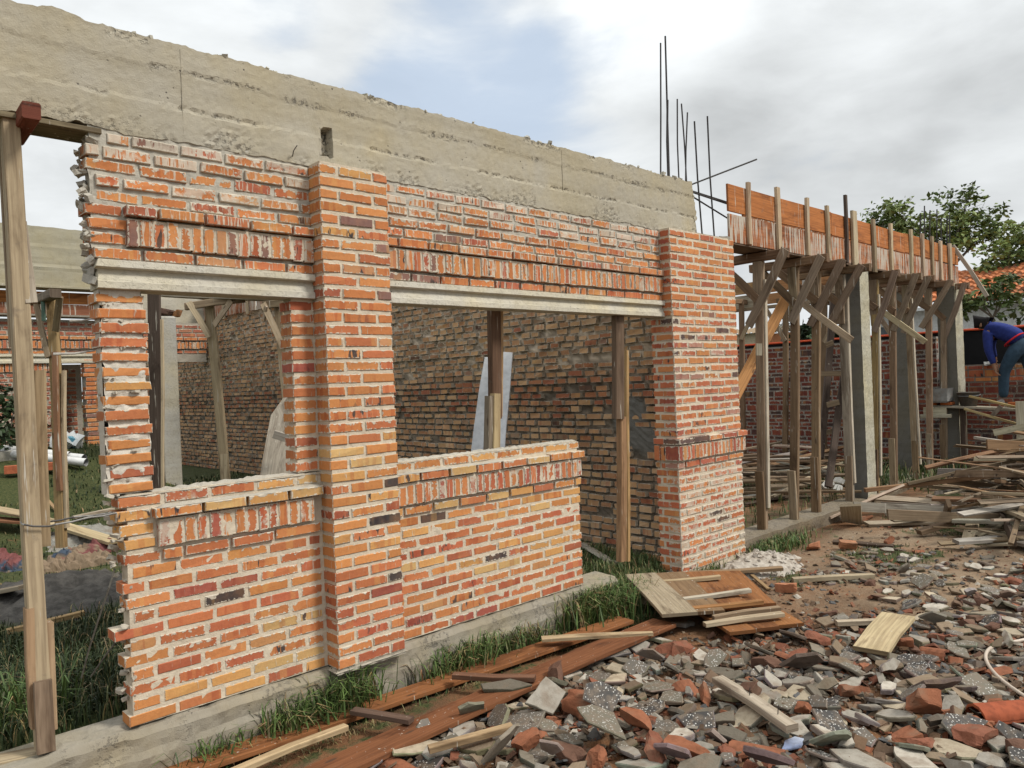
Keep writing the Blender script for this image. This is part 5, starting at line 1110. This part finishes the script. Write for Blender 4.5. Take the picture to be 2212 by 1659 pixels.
board('thick pale board end sticking out left from under the square panel', (1336, 1280), (1470, 1312), .16, .04, (.42, .34, .22), .03, .03)
board('dark weathered board behind the square panel at the foot of the mortar heap', (1452, 1240), (1690, 1228), .07, .03, (.28, .19, .11), .06, .07)
mb = MB(); p, q = G(1938, 1329, .13), G(1880, 1407, .07); d = q - p
tag(plank(p, q, .21, .03, (d.y, -d.x, .02), (.46, .37, .22), seg=2, skew=.12).build('board', M_WOOD), 'short wide pale board lying on the rubble at the right, propped on a dark batten', 'board')
board('dark-ended pale batten under the short wide board on the rubble', (1806, 1346), (1915, 1342), .05, .035, (.44, .37, .27), .05, .06)
t = thing('nailed_batten', 'grey batten with nails standing up in it, lying on the rubble in the right foreground', 'batten', G(1630, 1520)); p, q = G(1552, 1468, .12), G(1712, 1572, .11); d = q - p
plank(p, q, .075, .04, (-d.y, d.x, 0), (.40, .34, .26)).build('batten', M_WOOD, t)
for f in (.45, .82): mb = MB(); c = p.lerp(q, f); tube(mb, [c, c + V((.005, -.004, .065))], .0025, 5, (.05, .04, .035, 0)); mb.build('nail', M_METAL, t)
board('pale broken stick with a red split end, lying on the rubble beside the long panel', (926, 1620), (1106, 1568), .05, .03, (.42, .30, .17), .09, .11)
board('long pale batten on the soil behind the rubble, right of the mortar heap', (1712, 1252), (1886, 1244), .06, .04, (.40, .33, .22), .03, .03)
board('small brown splinter of wood lying on the soil right of the square panel', (1623, 1243), (1660, 1272), .035, .015, (.30, .20, .10), .03, .02)
mb = MB(); pts = [G(2300, 1360, .03), G(2212, 1382, .03), G(2160, 1392, .035), G(2134, 1405, .04), G(2131, 1428, .04), G(2156, 1462, .05), G(2212, 1503, .05), G(2290, 1548, .05)]
cr = []
for i in range(len(pts) - 1):
    a, b, c, e = pts[max(i - 1, 0)], pts[i], pts[i + 1], pts[min(i + 2, len(pts) - 1)]
    for k in range(8):
        s = k / 8; cr.append(.5 * ((2 * b) + (c - a) * s + (2 * a - 5 * b + 4 * c - e) * s * s + (3 * b - a - 3 * c + e) * s ** 3))
tube(mb, cr, .011, 8, (.48, .40, .32, 0)); tag(mb.build('hose', M_PLAST, smooth=True), 'pale hose curving over the rubble at the right edge', 'hose')
mb = MB(); p, q = G(2108, 1548, .04), G(2330, 1526, .05); d, s, n = frame(q - p, (0, 0, 1)); n = d.cross(s)
def rt(f, a):
    r = .078 * (1 - .15 * f); return p.lerp(q, f) + n * (math.cos(a) * r) + V((0, 0, math.sin(a) * r * .8)) + V((0, 0, .004 * fz(f * 8, a * 3)))
grid(mb, rt, lin(0, 1, 14), lin(0, math.pi, 12), (.30, .075, .032, 0)); grid(mb, lambda f, a: rt(f, a) - V((0, 0, .016)) , lin(0, 1, 14), lin(0, math.pi, 12), (.30, .075, .032, 0)); grid(mb, lambda a, k: rt(0, a) - V((0, 0, .016 * k)), lin(0, math.pi, 12), [0, 1], (.36, .10, .04, 0))
tag(mb.build('ridge_tile', M_CLAY, smooth=True), 'red half-round ridge tile lying at the right edge of the rubble', 'roof tile')

# ------------------------------------------------------------------ rubble and timber pile: every piece a thing, labels worked out afterwards
ITEMS = []
LMK = [('the long orange panel', G(1100, 1480)), ('the long panel tip', G(1400, 1350)), ('the square battened panel', G(1600, 1310)), ('the wide pale board', G(1905, 1368)), ('the nailed batten', G(1630, 1520)),
       ('the pale hose', G(2140, 1420)), ('the red ridge tile', G(2150, 1540)), ('the mortar heap', G(1560, 1200)), ('the big speckled slab', G(1300, 1615)), ('the far pale batten', G(1800, 1248)), ('the upright red lump', G(1243, 1540)), ('the bottom right corner', G(2190, 1650)), ('the lower frame edge', G(1700, 1655)), ('the square panel\'s near corner', G(1590, 1385)), ('the greenish hose tile', G(2070, 1418)), ('the flat grey tile', G(1318, 1427)), ('the tilted black tile', G(1990, 1478)), ('the right edge middle', G(2200, 1290)), ('the bottom edge centre', G(1050, 1640))]
def poly(n, r, el, rr):
    ang = sorted((i + rr.uniform(-.33, .33)) * 2 * math.pi / n for i in range(n)); return [(math.cos(a) * r * rr.uniform(.7, 1.1), math.sin(a) * r * el * rr.uniform(.7, 1.1)) for a in ang]
def slab(name, c, r, th, rot, ctop, cside, mt, el=.75, n=None, corner=False, sidetop=False):
    rr = random.Random(int(rnd() * 1e9)); n = n or rr.choice((4, 5, 5, 6, 7)); P_ = poly(n, r, el, rr)
    if corner: P_ = [(-r * .8, -r * el * .8), (r * .8, -r * el * .75), (r * .85, r * el * .2), (r * .3, r * el * .9), (-r * .5, r * el * .65)]
    # ragged broken outline: split each side and jitter
    Q = []
    for i in range(len(P_)):
        a, b = V((*P_[i], 0)), V((*P_[(i + 1) % len(P_)], 0)); m = max(1, int((b - a).length / .05)); nrm = V((b.y - a.y, a.x - b.x, 0)).normalized()
        for k in range(m): Q.append(a.lerp(b, k / m) + nrm * (rr.uniform(-.006, .006) if k else 0))
    m = len(Q); M = Matrix.Translation(V(c)) @ rot.to_matrix().to_4x4(); mb = MB(); ou, ov = ru(0, 9), ru(0, 9)
    k1 = 1 - .006 / r; tp = [V((q.x * k1, q.y * k1, th / 2 + rr.uniform(-.001, .001))) for q in Q]; md = [V((q.x, q.y, th / 2 - .006)) for q in Q]; bt = [V((q.x * rr.uniform(.9, 1.0), q.y * rr.uniform(.9, 1.0), -th / 2 + rr.uniform(-.004, .005))) for q in Q]
    mb.add([M @ q for q in tp], [tuple(range(m))], tuple(ctop) + (0,), [(q.x + ou, q.y + ov) for q in tp], 0)
    sc_ = tuple(x * ru(.85, 1.1) for x in cside) + (0,); al = [M @ q for q in tp + md + bt]; uv = [(q.x + ou, q.y + ov) for q in tp + md + bt]
    mb.add(al, [(i, m + i, m + (i + 1) % m, (i + 1) % m) for i in range(m)] + [(m + i, 2 * m + i, 2 * m + (i + 1) % m, m + (i + 1) % m) for i in range(m)] + [tuple(2 * m + i for i in range(m))[::-1]], sc_, uv, 1)
    return mb.build(name, [mt, M_RUB])
CT = {'dark grey': (.040, .037, .034), 'mid grey': (.115, .102, .084), 'greenish grey': (.135, .122, .092)}
CP = {'pale': (.33, .30, .25), 'cream': (.34, .285, .205), 'ash grey': (.155, .134, .102), 'buff': (.20, .15, .10)}
CB = {'red': (.20, .075, .043), 'orange-red': (.25, .095, .048), 'brownish red': (.13, .068, .045)}
PERM = []
def put(kind, u=None, v=None, r=.1, xy=None, tilt=None, az=None, up=None, cn=None, label=None, el=None, th=None, corner=False):
    p = G(u, v) if xy is None else V((xy[0], xy[1], gz(*xy))); az = ru(0, 6.28) if az is None else az
    tilt = (R_.gauss(0, .16), R_.gauss(0, .16)) if tilt is None else tilt; rot = Euler((tilt[0], tilt[1], az), 'XYZ')
    tl = max(abs(tilt[0]), abs(tilt[1])); h = r * math.sin(min(tl, 1.4)) * .75
    if up is None: up = ru(-.005, .03)
    c = p + V((0, 0, up + h))
    if kind == 'tile': cn = cn or R_.choice(list(CT)); o = slab('tile_fragment', c, r, th or ru(.016, .024), rot, CT[cn], (.20, .175, .14), M_TERR, el or ru(.5, .9), None, corner); nm, cat = cn + ' speckled tile fragment', 'tile fragment'
    elif kind == 'slab': cn = cn or R_.choice(('pale', 'pale', 'pale', 'cream', 'ash grey', 'ash grey', 'buff')); k = R_.choice((ru(.7, 1), ru(1.0, 1.4))); o = slab('mortar_slab', c, r, th or ru(.016, .030), rot, [x * k for x in CP[cn]], [x * .75 for x in CP[cn]], M_RUB, el or ru(.33, .75)); nm, cat = cn + ' mortar slab', 'mortar slab'
    elif kind == 'brick':
        cn = cn or R_.choice(list(CB)); mb = MB(); chunk(mb, c + V((0, 0, r * .10)), (r * ru(1.4, 2.1), r * ru(.9, 1.3), r * ru(.45, .8)), rot, CB[cn] + (0,), rnd() * 90, cuts=5, rough=.15, planes=9); o = mb.build('brick_chunk', M_RUB); nm, cat = cn + ' brick lump', 'brick chunk'
    else:
        cn = 'orange-red'; mb = MB(); R = ru(.07, .09); L = r * 1.6; a1 = ru(.8, 1.6); M = Matrix.Translation(c + V((0, 0, -.02))) @ rot.to_matrix().to_4x4(); s0 = ru(0, 9)
        ff = lambda s, a, k: M @ V((s * L + .02 * fz(a * 3, s0) * (abs(s) > .4), math.sin(a) * (R - k), math.cos(a) * (R - k) - R * .6))
        S, A = lin(-.5, .5, 6), lin(-a1, a1 * ru(.4, 1), 8)
        grid(mb, lambda s, a: ff(s, a, 0), S, A, CB['orange-red'] + (0,)); grid(mb, lambda s, a: ff(s, a, .014), S, A, CB['red'] + (0,))
        for s in (-.5, .5): grid(mb, lambda a, k: ff(s, a, k), A, [0, .014], CB['red'] + (0,))
        for a in (A[0], A[-1]): grid(mb, lambda s, k: ff(s, a, k), S, [0, .014], CB['red'] + (0,))
        o = mb.build('roof_tile_shard', M_CLAY); nm, cat = 'curved roof tile shard', 'roof tile shard'
    o['category'] = cat; o['group'] = {'tile fragment': 'broken floor tiles in the rubble', 'mortar slab': 'broken mortar slabs in the rubble', 'brick chunk': 'brick lumps in the rubble', 'roof tile shard': 'roof tile shards in the rubble'}[cat]
    if label: o['label'] = label
    else:
        size = 'large' if r > .115 else 'small' if r < .07 else 'medium'; pose = 'on edge' if tl > .65 else 'tilted' if tl > .22 else 'flat'; shp = '' if kind not in ('tile', 'slab') else ''
        ITEMS.append((o, '%s %s, %s' % (size, nm, pose), p))
    PERM.append((c.x, c.y, r)); return o
# pieces one can pick out in the photograph
put('tile', 1300, 1618, .155, tilt=(.42, -.1), az=.9, up=.10, cn='greenish grey', label='big grey-beige speckled tile slab, tilted towards the viewer near the bottom centre', el=.9, corner=True)
put('tile', 1308, 1556, .14, tilt=(.9, .1), az=-.5, up=.06, cn='dark grey', label='large black speckled tile standing on edge behind the big grey-beige tile slab')
put('tile', 1318, 1427, .15, tilt=(.12, .0), az=-.4, up=.05, cn='mid grey', label='large grey speckled tile lying flat right of the upper half of the long orange panel', el=.75, corner=True)
put('slab', 1185, 1548, .15, tilt=(.75, -.15), az=-.2, up=.05, cn='pale', label='large pale mortar slab leaning upright against the rough red lump', el=.9)
put('brick', 1243, 1555, .125, tilt=(.3, .1), up=.06, cn='orange-red', label='big rough orange-red lump upright beside the leaning pale slab')
put('brick', 1385, 1585, .12, up=.03, cn='orange-red', label='big crumbling orange-red lump right of the black upright tile')
put('brick', 1415, 1645, .12, up=.03, cn='red'); put('brick', 1290, 1662, .1, up=.02, cn='orange-red')
put('slab', 1090, 1520, .2, tilt=(.25, .05), az=-.6, up=.06, cn='ash grey', label='long grey slab lying against the edge of the long orange panel', el=.3)
put('slab', 1232, 1468, .14, tilt=(.2, .1), az=.3, cn='pale', el=.45); put('slab', 1340, 1460, .12, cn='cream', tilt=(.3, .1), el=.6); put('slab', 1415, 1425, .12, cn='pale', el=.7); put('slab', 1470, 1355, .12, cn='pale', tilt=(.2, 0), el=.8)
put('slab', 1712, 1388, .11, tilt=(.5, .1), cn='ash grey', el=.9, label='grey triangular slab standing tilted right below the square battened panel'); put('slab', 1985, 1390, .14, tilt=(.05, .05), az=.7, cn='pale', el=.5, label='thick white-topped slab lying flat right of the short wide pale board', th=.05)
put('tile', 2070, 1418, .17, tilt=(.1, .0), az=.6, cn='greenish grey', el=.45, label='long greenish grey speckled tile lying flat inside the curve of the pale hose')
put('tile', 1840, 1460, .13, cn='greenish grey', tilt=(.25, 0), el=.7); put('tile', 1990, 1478, .13, cn='dark grey', tilt=(.35, -.1), el=.85, label='black speckled tile tilted forward, left of the greenish tile below the hose'); put('tile', 2118, 1500, .13, cn='greenish grey', tilt=(.3, .2), el=.8)
put('tile', 1905, 1530, .15, cn='dark grey', tilt=(.35, .1), el=.8); put('tile', 1800, 1590, .15, cn='dark grey', tilt=(.55, -.2), el=.85); put('slab', 1735, 1595, .14, cn='pale', tilt=(.2, .1), el=.6); put('slab', 1850, 1660, .17, cn='pale', tilt=(.1, 0), el=.6); put('slab', 1580, 1540, .12, cn='pale', el=.5); put('slab', 2060, 1540, .13, cn='pale', tilt=(.4, .2), el=.5)
put('tile', 1510, 1580, .12, cn='dark grey', tilt=(.4, .2)); put('tile', 2080, 1600, .16, cn='dark grey', tilt=(.5, .1), el=.55); put('brick', 1955, 1408, .09, cn='orange-red', up=.05); put('brick', 1490, 1640, .13, cn='orange-red', up=.03); put('brick', 2100, 1622, .12, cn='red', up=.04); put('roof', 1490, 1500, .09); put('roof', 1700, 1430, .11)
mb_ = put('slab', 1715, 1622, .10, cn='pale', tilt=(.08, .05), el=.45, label='blue and white glazed tile fragment lying among the rubble at the bottom right', th=.012)
for s_ in mb_.material_slots: pass
mbc = mb_.data.attributes['col'].data
nv = len(mbc); cvals = [(.20, .24, .36, 0) if (math.sin(mb_.data.vertices[i].co.x * 140) > .1) else (.42, .46, .55, 0) for i in range(nv)]; mbc.foreach_set('color', [x for c in cvals for x in c])
def inside(x, y): return rubz(x, y) > .05
cnt = 0; tries = 0
while cnt < 500 and tries < 20000:
    tries += 1
    x, y = ru(.7, 7.2), ru(-3.3, -.42)
    u, v, z = proj((x, y, gz(x, y)))
    if not (-10 < u < 2240 and v < 1700): continue
    if not inside(x, y): continue
    if v < 1752 - (u - 560) * .434 and u < 1470: continue
    if v < 1420 and 1430 < u < 1760: continue
    if y > -.55 - .05 * x and x < 3.4: continue
    if rnd() > rubz(x, y) + .1: continue
    near = sm(z, 7, 4); r = ru(.045, .09) + .085 * rnd() ** 2 * (.3 + near)
    if any((x - a) ** 2 + (y - b) ** 2 < (r * .38 + c * .42) ** 2 for a, b, c in PERM): continue
    # keep the boards and the bare soil patches clear
    if any(a0 < u < a1 and b0 < v < b1 for a0, a1, b0, b1 in ((1340, 1745, 1225, 1372), (1825, 1975, 1318, 1420), (1700, 1880, 1270, 1330), (2090, 2240, 1495, 1575))) : continue
    k = R_.choices(('tile', 'slab', 'brick', 'roof'), (27, 60, 9, 2))[0]
    tl = (R_.gauss(0, .14), R_.gauss(0, .14)) if rnd() < .82 else (ru(.5, 1.1) * R_.choice((-1, 1)), R_.gauss(0, .2))
    put(k, xy=(x, y), r=r if k != 'brick' else r * .8, tilt=tl, up=ru(-.004, .045) * near); cnt += 1
# the innumerable crumbs
mb = MB(); LPc = [CP['pale'], CP['ash grey'], CP['buff'], CB['red'], CB['orange-red'], (.10, .10, .10), CP['ash grey'], CB['brownish red'], (.15, .09, .052), (.12, .078, .05), (.10, .095, .088), (.17, .11, .07), (.13, .085, .055)]
n = 0
while n < 19000:
    x, y = (ru(.3, 8.5), ru(-4.3, -.4))
    d = rubz(x, y); base = .10 + .90 * d
    if rnd() > base * (.55 + .45 * sm(fz(x * 1.6, y * 1.6, 5), -.25, .15)): continue
    if y > -.5 and x < 3.3: continue
    n += 1; s = .006 + .040 * rnd() ** 2.6 * (.5 + .5 * d); p = V((x, y, gz(x, y) + s * ru(-.2, .5) + .02 * d * rnd())); c = R_.choice(LPc); k = ru(.7, 1.15); rot = Euler((ru(-.7, .7), ru(-.7, .7), ru(0, 6.28))).to_matrix()
    h = ru(.15, .55); q = [rot @ V((a * s * ru(.6, 1.3), b * s * ru(.5, 1.1), e * s * h * .6)) + p for a, b, e in ((-1, -1, -1), (1, -1, -1), (1, 1, -1), (-1, 1, -1), (-.8, -.7, 1), (.9, -.8, 1), (.7, .9, 1), (-.9, .8, 1))]
    mb.add(q, [(0, 3, 2, 1), (4, 5, 6, 7), (0, 1, 5, 4), (1, 2, 6, 5), (2, 3, 7, 6), (3, 0, 4, 7)], (c[0] * k, c[1] * k, c[2] * k, 0))
tag(mb.build('rubble_crumbs', M_RUB), 'loose crumbs of brick, mortar and tile strewn between the larger rubble', 'rubble', kind='stuff')
# loose half bricks on the soil in the middle distance
for (u, v, lb) in ((1832, 1178, 'broken half brick on the soil left of the timber pile'), (1700, 1270, 'pinkish half brick on soil near the pale batten'), (1868, 1122, 'orange half brick at the left foot of the timber pile'), (1758, 1180, 'pale lump of brick on the soil right of the grass patch'), (2000, 1118, 'small orange half brick before the timber pile')):
    p = G(u, v, .04); mb = MB(); chunk(mb, p, (.16, .11, .075), Euler((ru(-.2, .2), ru(-.2, .2), ru(0, 3))), jit((.36, .15, .08)) + (0,), u * .13, rough=.06); tag(mb.build('half_brick', M_RUB), lb, 'half brick', 'half bricks on the soil')
# ------------------------------------------------------------------ timber piles
WPAL = [((.20, .14, .085), 'brown'), ((.26, .20, .135), 'grey-brown'), ((.10, .07, .048), 'dark'), ((.46, .38, .27), 'pale'), ((.25, .15, .08), 'reddish brown'), ((.36, .325, .275), 'silvery')]
WITEMS = []
def timber(p, q, w, t_, colname=None, sd=None, lm='pile'):
    c, cn = R_.choices(WPAL, (3.5, 3.5, 3, 1.3, 2.5, 1.8))[0] if colname is None else [x for x in WPAL if x[1] == colname][0]; d = q - p
    o = plank(p, q, w, t_, sd or (-d.y, d.x, ru(-.5, .5) * d.length), jit(c), .05, skew=.3, wob=.006).build('scrap_plank', M_WOOD); L = d.length
    o['category'] = 'plank'; o['group'] = 'scrap planks in the timber pile' if lm == 'pile' else 'scrap planks behind the props'
    WITEMS.append((o, '%s %s plank' % ('long' if L > 1.3 else 'short' if L < .7 else 'medium-length', cn), (p + q) / 2, lm)); return o
cpile = V((9.4, -2.1, 0))
for k in range(215):
    a = ru(0, 6.28); r = rnd() ** .6; cx_, cy_ = cpile.x + math.cos(a) * r * 1.95, cpile.y + math.sin(a) * r * 1.35; h = .85 * max(0, 1 - r ** 1.5) * (rnd() ** .6) + .03
    L = ru(.4, 1.2) if rnd() < .6 else ru(1.2, 2.3); th = -.9 + R_.gauss(0, .55) if rnd() < .7 else ru(0, 3.14); d = V((math.cos(th), math.sin(th), R_.gauss(0, .10))) * L / 2; c = V((cx_, cy_, gz(cx_, cy_) + h + abs(d.z) * .6))
    timber(c - d, c + d, R_.choice((.03, .045, .06, .08, .11)), R_.choice((.012, .018, .022, .035)), None, None if rnd() < .75 else (0, 0, 1))
def tp(a, b, za, zb2, w, t_, cn, sd=None): timber(G(*a, za), G(*b, zb2), w, t_, cn, sd)
tp((1785, 1122), (1945, 1052), .05, .35, .17, .03, 'pale'); tp((1840, 1128), (1838, 1092), .03, .28, .22, .03, 'pale'); tp((1868, 1060), (2230, 1016), .30, .45, .11, .05, 'reddish brown'); tp((1985, 1150), (2205, 1078), .05, .30, .10, .05, 'brown'); tp((1905, 1088), (2012, 1092), .14, .16, .06, .04, 'silvery')
tp((2108, 1158), (2190, 1112), .06, .22, .10, .03, 'pale'); tp((2092, 1166), (2104, 1128), .02, .14, .12, .03, 'pale'); tp((2140, 1160), (2260, 1118), .05, .15, .10, .04, 'pale'); tp((1930, 1125), (1905, 1098), .03, .16, .11, .025, 'silvery'); tp((1800, 1172), (1930, 1182), .02, .02, .05, .05, 'dark')
tp((2040, 1128), (2050, 1088), .04, .35, .10, .04, 'brown', (1, .5, 0)); tp((2170, 1170), (2280, 1168), .05, .05, .18, .05, 'brown'); tp((1960, 1045), (2240, 985), .38, .62, .12, .04, 'brown'); tp((2000, 1012), (2215, 958), .35, .62, .08, .03, 'reddish brown')
for k in range(36):
    x, y = ru(8.2, 11.4), ru(.7, 2.9); L = ru(.5, 1.5); th = -.7 + R_.gauss(0, .5); d = V((math.cos(th), math.sin(th), R_.gauss(0, .05))) * L; c = V((x, y, gz(x, y) + ru(.02, .42) * sm(y, .6, 1.6)))
    timber(c - d, c + d, R_.choice((.05, .07, .1)), R_.choice((.02, .03)), None, None, 'back')
for (a, b, za, zb2, w, c) in (((1600, 972), (1732, 945), .25, .35, .09, 'grey-brown'), ((1598, 1000), (1725, 978), .18, .25, .1, 'silvery'), ((1600, 1022), (1840, 962), .15, .30, .07, 'reddish brown'), ((1603, 1040), (1730, 1012), .1, .15, .1, 'brown'), ((1605, 1055), (1720, 1052), .08, .08, .12, 'grey-brown'),
        ((1605, 1075), (1700, 1058), .04, .08, .1, 'silvery'), ((1662, 1075), (1750, 1030), .04, .2, .12, 'pale'), ((1730, 990), (1830, 975), .2, .22, .08, 'grey-brown'), ((1690, 955), (1830, 930), .32, .42, .09, 'brown'), ((1740, 1025), (1815, 1000), .12, .2, .08, 'pale'), ((1605, 1090), (1690, 1075), .03, .03, .1, 'dark'), ((1612, 985), (1815, 985), .22, .22, .08, 'dark'), ((1620, 1010), (1780, 1000), .18, .16, .1, 'dark'), ((1640, 960), (1760, 968), .28, .26, .1, 'pale'), ((1720, 1052), (1800, 1040), .05, .05, .1, 'brown')):
    timber(G(*a, za), G(*b, zb2), w, .03, c, None, 'back')
for k in range(7):
    mb = MB(); p = G(1785 + ru(-22, 40), 1040 + ru(-8, 25), .03); chunk(mb, p, (ru(.06, .16),) * 3, Euler((rnd(), rnd(), rnd())), (.55, .54, .50, 0), k + 3.3)
    tag(mb.build('stone', M_RUB), 'whitish stone lying with others on the grass between the third and fourth props', 'stone', 'whitish stones on the grass')
# ------------------------------------------------------------------ labels for the pieces: look first, then the nearest landmark, then the order from it
ORD = ['nearest', 'second nearest', 'third nearest', 'fourth nearest', 'fifth nearest', 'sixth nearest', 'seventh nearest', 'eighth nearest', 'ninth nearest', 'tenth nearest', 'eleventh nearest', 'twelfth nearest'] + [x + ' nearest' for x in 'thirteenth fourteenth fifteenth sixteenth seventeenth eighteenth nineteenth twentieth'.split()] + ['far'] * 60
def rel(p, q):
    a, b = proj(p), proj(q); du, dv = a[0] - b[0], (a[1] - b[1]) * 1.6
    return ('right of' if du > 0 else 'left of') if abs(du) > abs(dv) else ('in front of' if dv > 0 else 'behind')
bk = {}
for o, ds, p in ITEMS:
    lm = min(LMK, key=lambda L: (L[1] - p).length); bk.setdefault((ds, rel(p, lm[1]), lm[0]), []).append(((lm[1] - p).length, o))
for (ds, r, lm), L in bk.items():
    L.sort(key=lambda q: q[0])
    for k, (_, o) in enumerate(L): o['label'] = '%s, %s%s %s' % (ds, '' if len(L) == 1 else ORD[k] + ' ', r, lm)
WL = [('the left tip of the timber pile', V((6.9, -1.1, 0))), ('the top of the timber pile', V((8.6, -1.8, .4))), ('the front of the timber pile', V((7.4, -2.2, 0))), ('the back of the timber pile', V((10.1, -1.2, .2))), ('the right edge of the picture', V((8.4, -2.9, .2)))]
WB2 = [('the nearest prop of the row', G(1650, 1060)), ('the ladder foot', G(1785, 1030)), ('the second prop of the row', G(1716, 1040))]
bk = {}
for o, ds, p, g_ in WITEMS:
    lm = min(WL if g_ == 'pile' else WB2, key=lambda L: (L[1] - p).length); bk.setdefault((ds, rel(p, lm[1]), lm[0]), []).append(((lm[1] - p).length, o))
for (ds, r, lm), L in bk.items():
    L.sort(key=lambda q: q[0])
    for k, (_, o) in enumerate(L): o['label'] = '%s, %s%s %s' % (ds, '' if len(L) == 1 else ORD[k] + ' ', r, lm)

for o in sc.objects:
    if 'label' in o and len(o['label'].split()) > 16: print('LONG', len(o['label'].split()), o.name, '|', o['label'])
# ------------------------------------------------------------------ sky, sun, camera
w = bpy.data.worlds.new('World'); sc.world = w; w.use_nodes = True; nt = w.node_tree; nt.nodes.clear(); g = NG(nt)
SE, SA = math.radians(47), math.radians(148)          # sun elevation; azimuth clockwise from +Y
sky = g.n('ShaderNodeTexSky', sky_type='NISHITA', sun_disc=False, sun_elevation=SE, sun_rotation=SA, altitude=100, dust_density=1.5)
dirv = g.n('ShaderNodeTexCoord').outputs['Generated']; dx, dy, dz = g.sep(dirv)
sh = g.mp(dirv, (1, 1, 2.3))
n1 = g.noise(sh, 2.6, 7, .52, .35); n2 = g.noise(g.mp(dirv, (1, 1, 1.8), (4, 2, 1)), 1.25, 4, .5, .2); n3 = g.noise(g.mp(dirv, (1, 1, 2.8), (1, 7, 3)), 5.5, 6, .55, .3)
def blob(u, v, r_in, r_out):
    d = ray(u, v).normalized(); dt = g.n('ShaderNodeVectorMath', {0: dirv, 1: tuple(d)}, operation='DOT_PRODUCT').outputs['Value']
    return g.ss(dt, math.cos(math.radians(r_out)), math.cos(math.radians(r_in)))
def addb(val, *bl):
    for amp, b in bl: val = g.m('ADD', val, g.m('MULTIPLY', b, amp))
    return val
den = g.m('ADD', g.m('MULTIPLY', n1, .6), g.m('MULTIPLY', n2, .4))
gapf = addb(g.m('ADD', g.m('MULTIPLY', g.m('SUBTRACT', den, .5), -4.2), g.m('MULTIPLY', g.m('SUBTRACT', n3, .5), -1.3)), (.55, blob(1010, 150, 1, 9)), (.42, blob(1240, 110, 0, 5)), (.5, blob(600, 5, 0, 4)), (.30, blob(870, 260, 0, 6)), (-.5, blob(1500, 40, 3, 12)), (-.3, blob(1900, 250, 6, 18)), (-.25, blob(150, 250, 5, 15)))
gap = g.ss(gapf, .10, 1.0)
br = addb(g.m('ADD', .73, g.m('MULTIPLY', g.m('SUBTRACT', n1, .5), .58)), (.30, blob(1430, -20, 0, 8)), (.13, blob(1130, 330, 2, 14)), (.06, blob(300, 120, 3, 14)), (-.09, blob(2050, 320, 1, 8)), (-.06, blob(1760, 330, 1, 9)), (-.03, blob(1620, 190, 1, 8)), (.12, blob(2150, 300, 0, 4)), (.10, blob(1850, 240, 0, 6)))
br = g.m('ADD', br, g.m('MULTIPLY', g.m('SUBTRACT', n3, .5), .42))
zen = g.ss(dz, .47, .95, 1.0, 1.9); br = g.m('MULTIPLY', br, zen)
cl = g.mix(1.0, g.n('ShaderNodeCombineColor', {0: br, 1: br, 2: br}).outputs[0], c3(.965, 1.0, 1.015), 'MULTIPLY')
sk = g.mix(1.0, sky.outputs[0], c3(.10, .10, .10), 'MULTIPLY')
blu = g.mix(.85, sk, c3(.47, .59, .76))
fin = g.mix(g.m('MULTIPLY', gap, .72), cl, blu)
low = g.ss(dz, -.02, .0)
fin = g.mix(low, c3(.20, .17, .13), fin)
bg = g.n('ShaderNodeBackground', {'Color': fin, 'Strength': 1.0}); out = g.n('ShaderNodeOutputWorld'); nt.links.new(bg.outputs[0], out.inputs[0])
sl = bpy.data.lights.new('Sun', 'SUN'); sl.energy = 2.8; sl.angle = math.radians(12); sl.color = (1, .95, .87); so = bpy.data.objects.new('Sun', sl); sc.collection.objects.link(so)
sd = V((math.sin(SA) * math.cos(SE), math.cos(SA) * math.cos(SE), math.sin(SE))); so.rotation_euler = sd.to_track_quat('Z', 'Y').to_euler(); so.location = sd * 40
cam = bpy.data.cameras.new('Camera'); cam.sensor_width = 36; cam.lens = 36 * FOC / 2212; cam.clip_end = 2000; cam.clip_start = .05
co = bpy.data.objects.new('Camera', cam); sc.collection.objects.link(co); sc.camera = co
Mx = Matrix((_R, _U, -_F)).transposed().to_4x4(); Mx.translation = CAMP; co.matrix_world = Mx
sc.view_settings.view_transform = 'Standard'; sc.view_settings.look = 'None'; sc.view_settings.exposure = 0.18; sc.view_settings.gamma = 1
sc.cycles.max_bounces = 5; sc.cycles.diffuse_bounces = 2
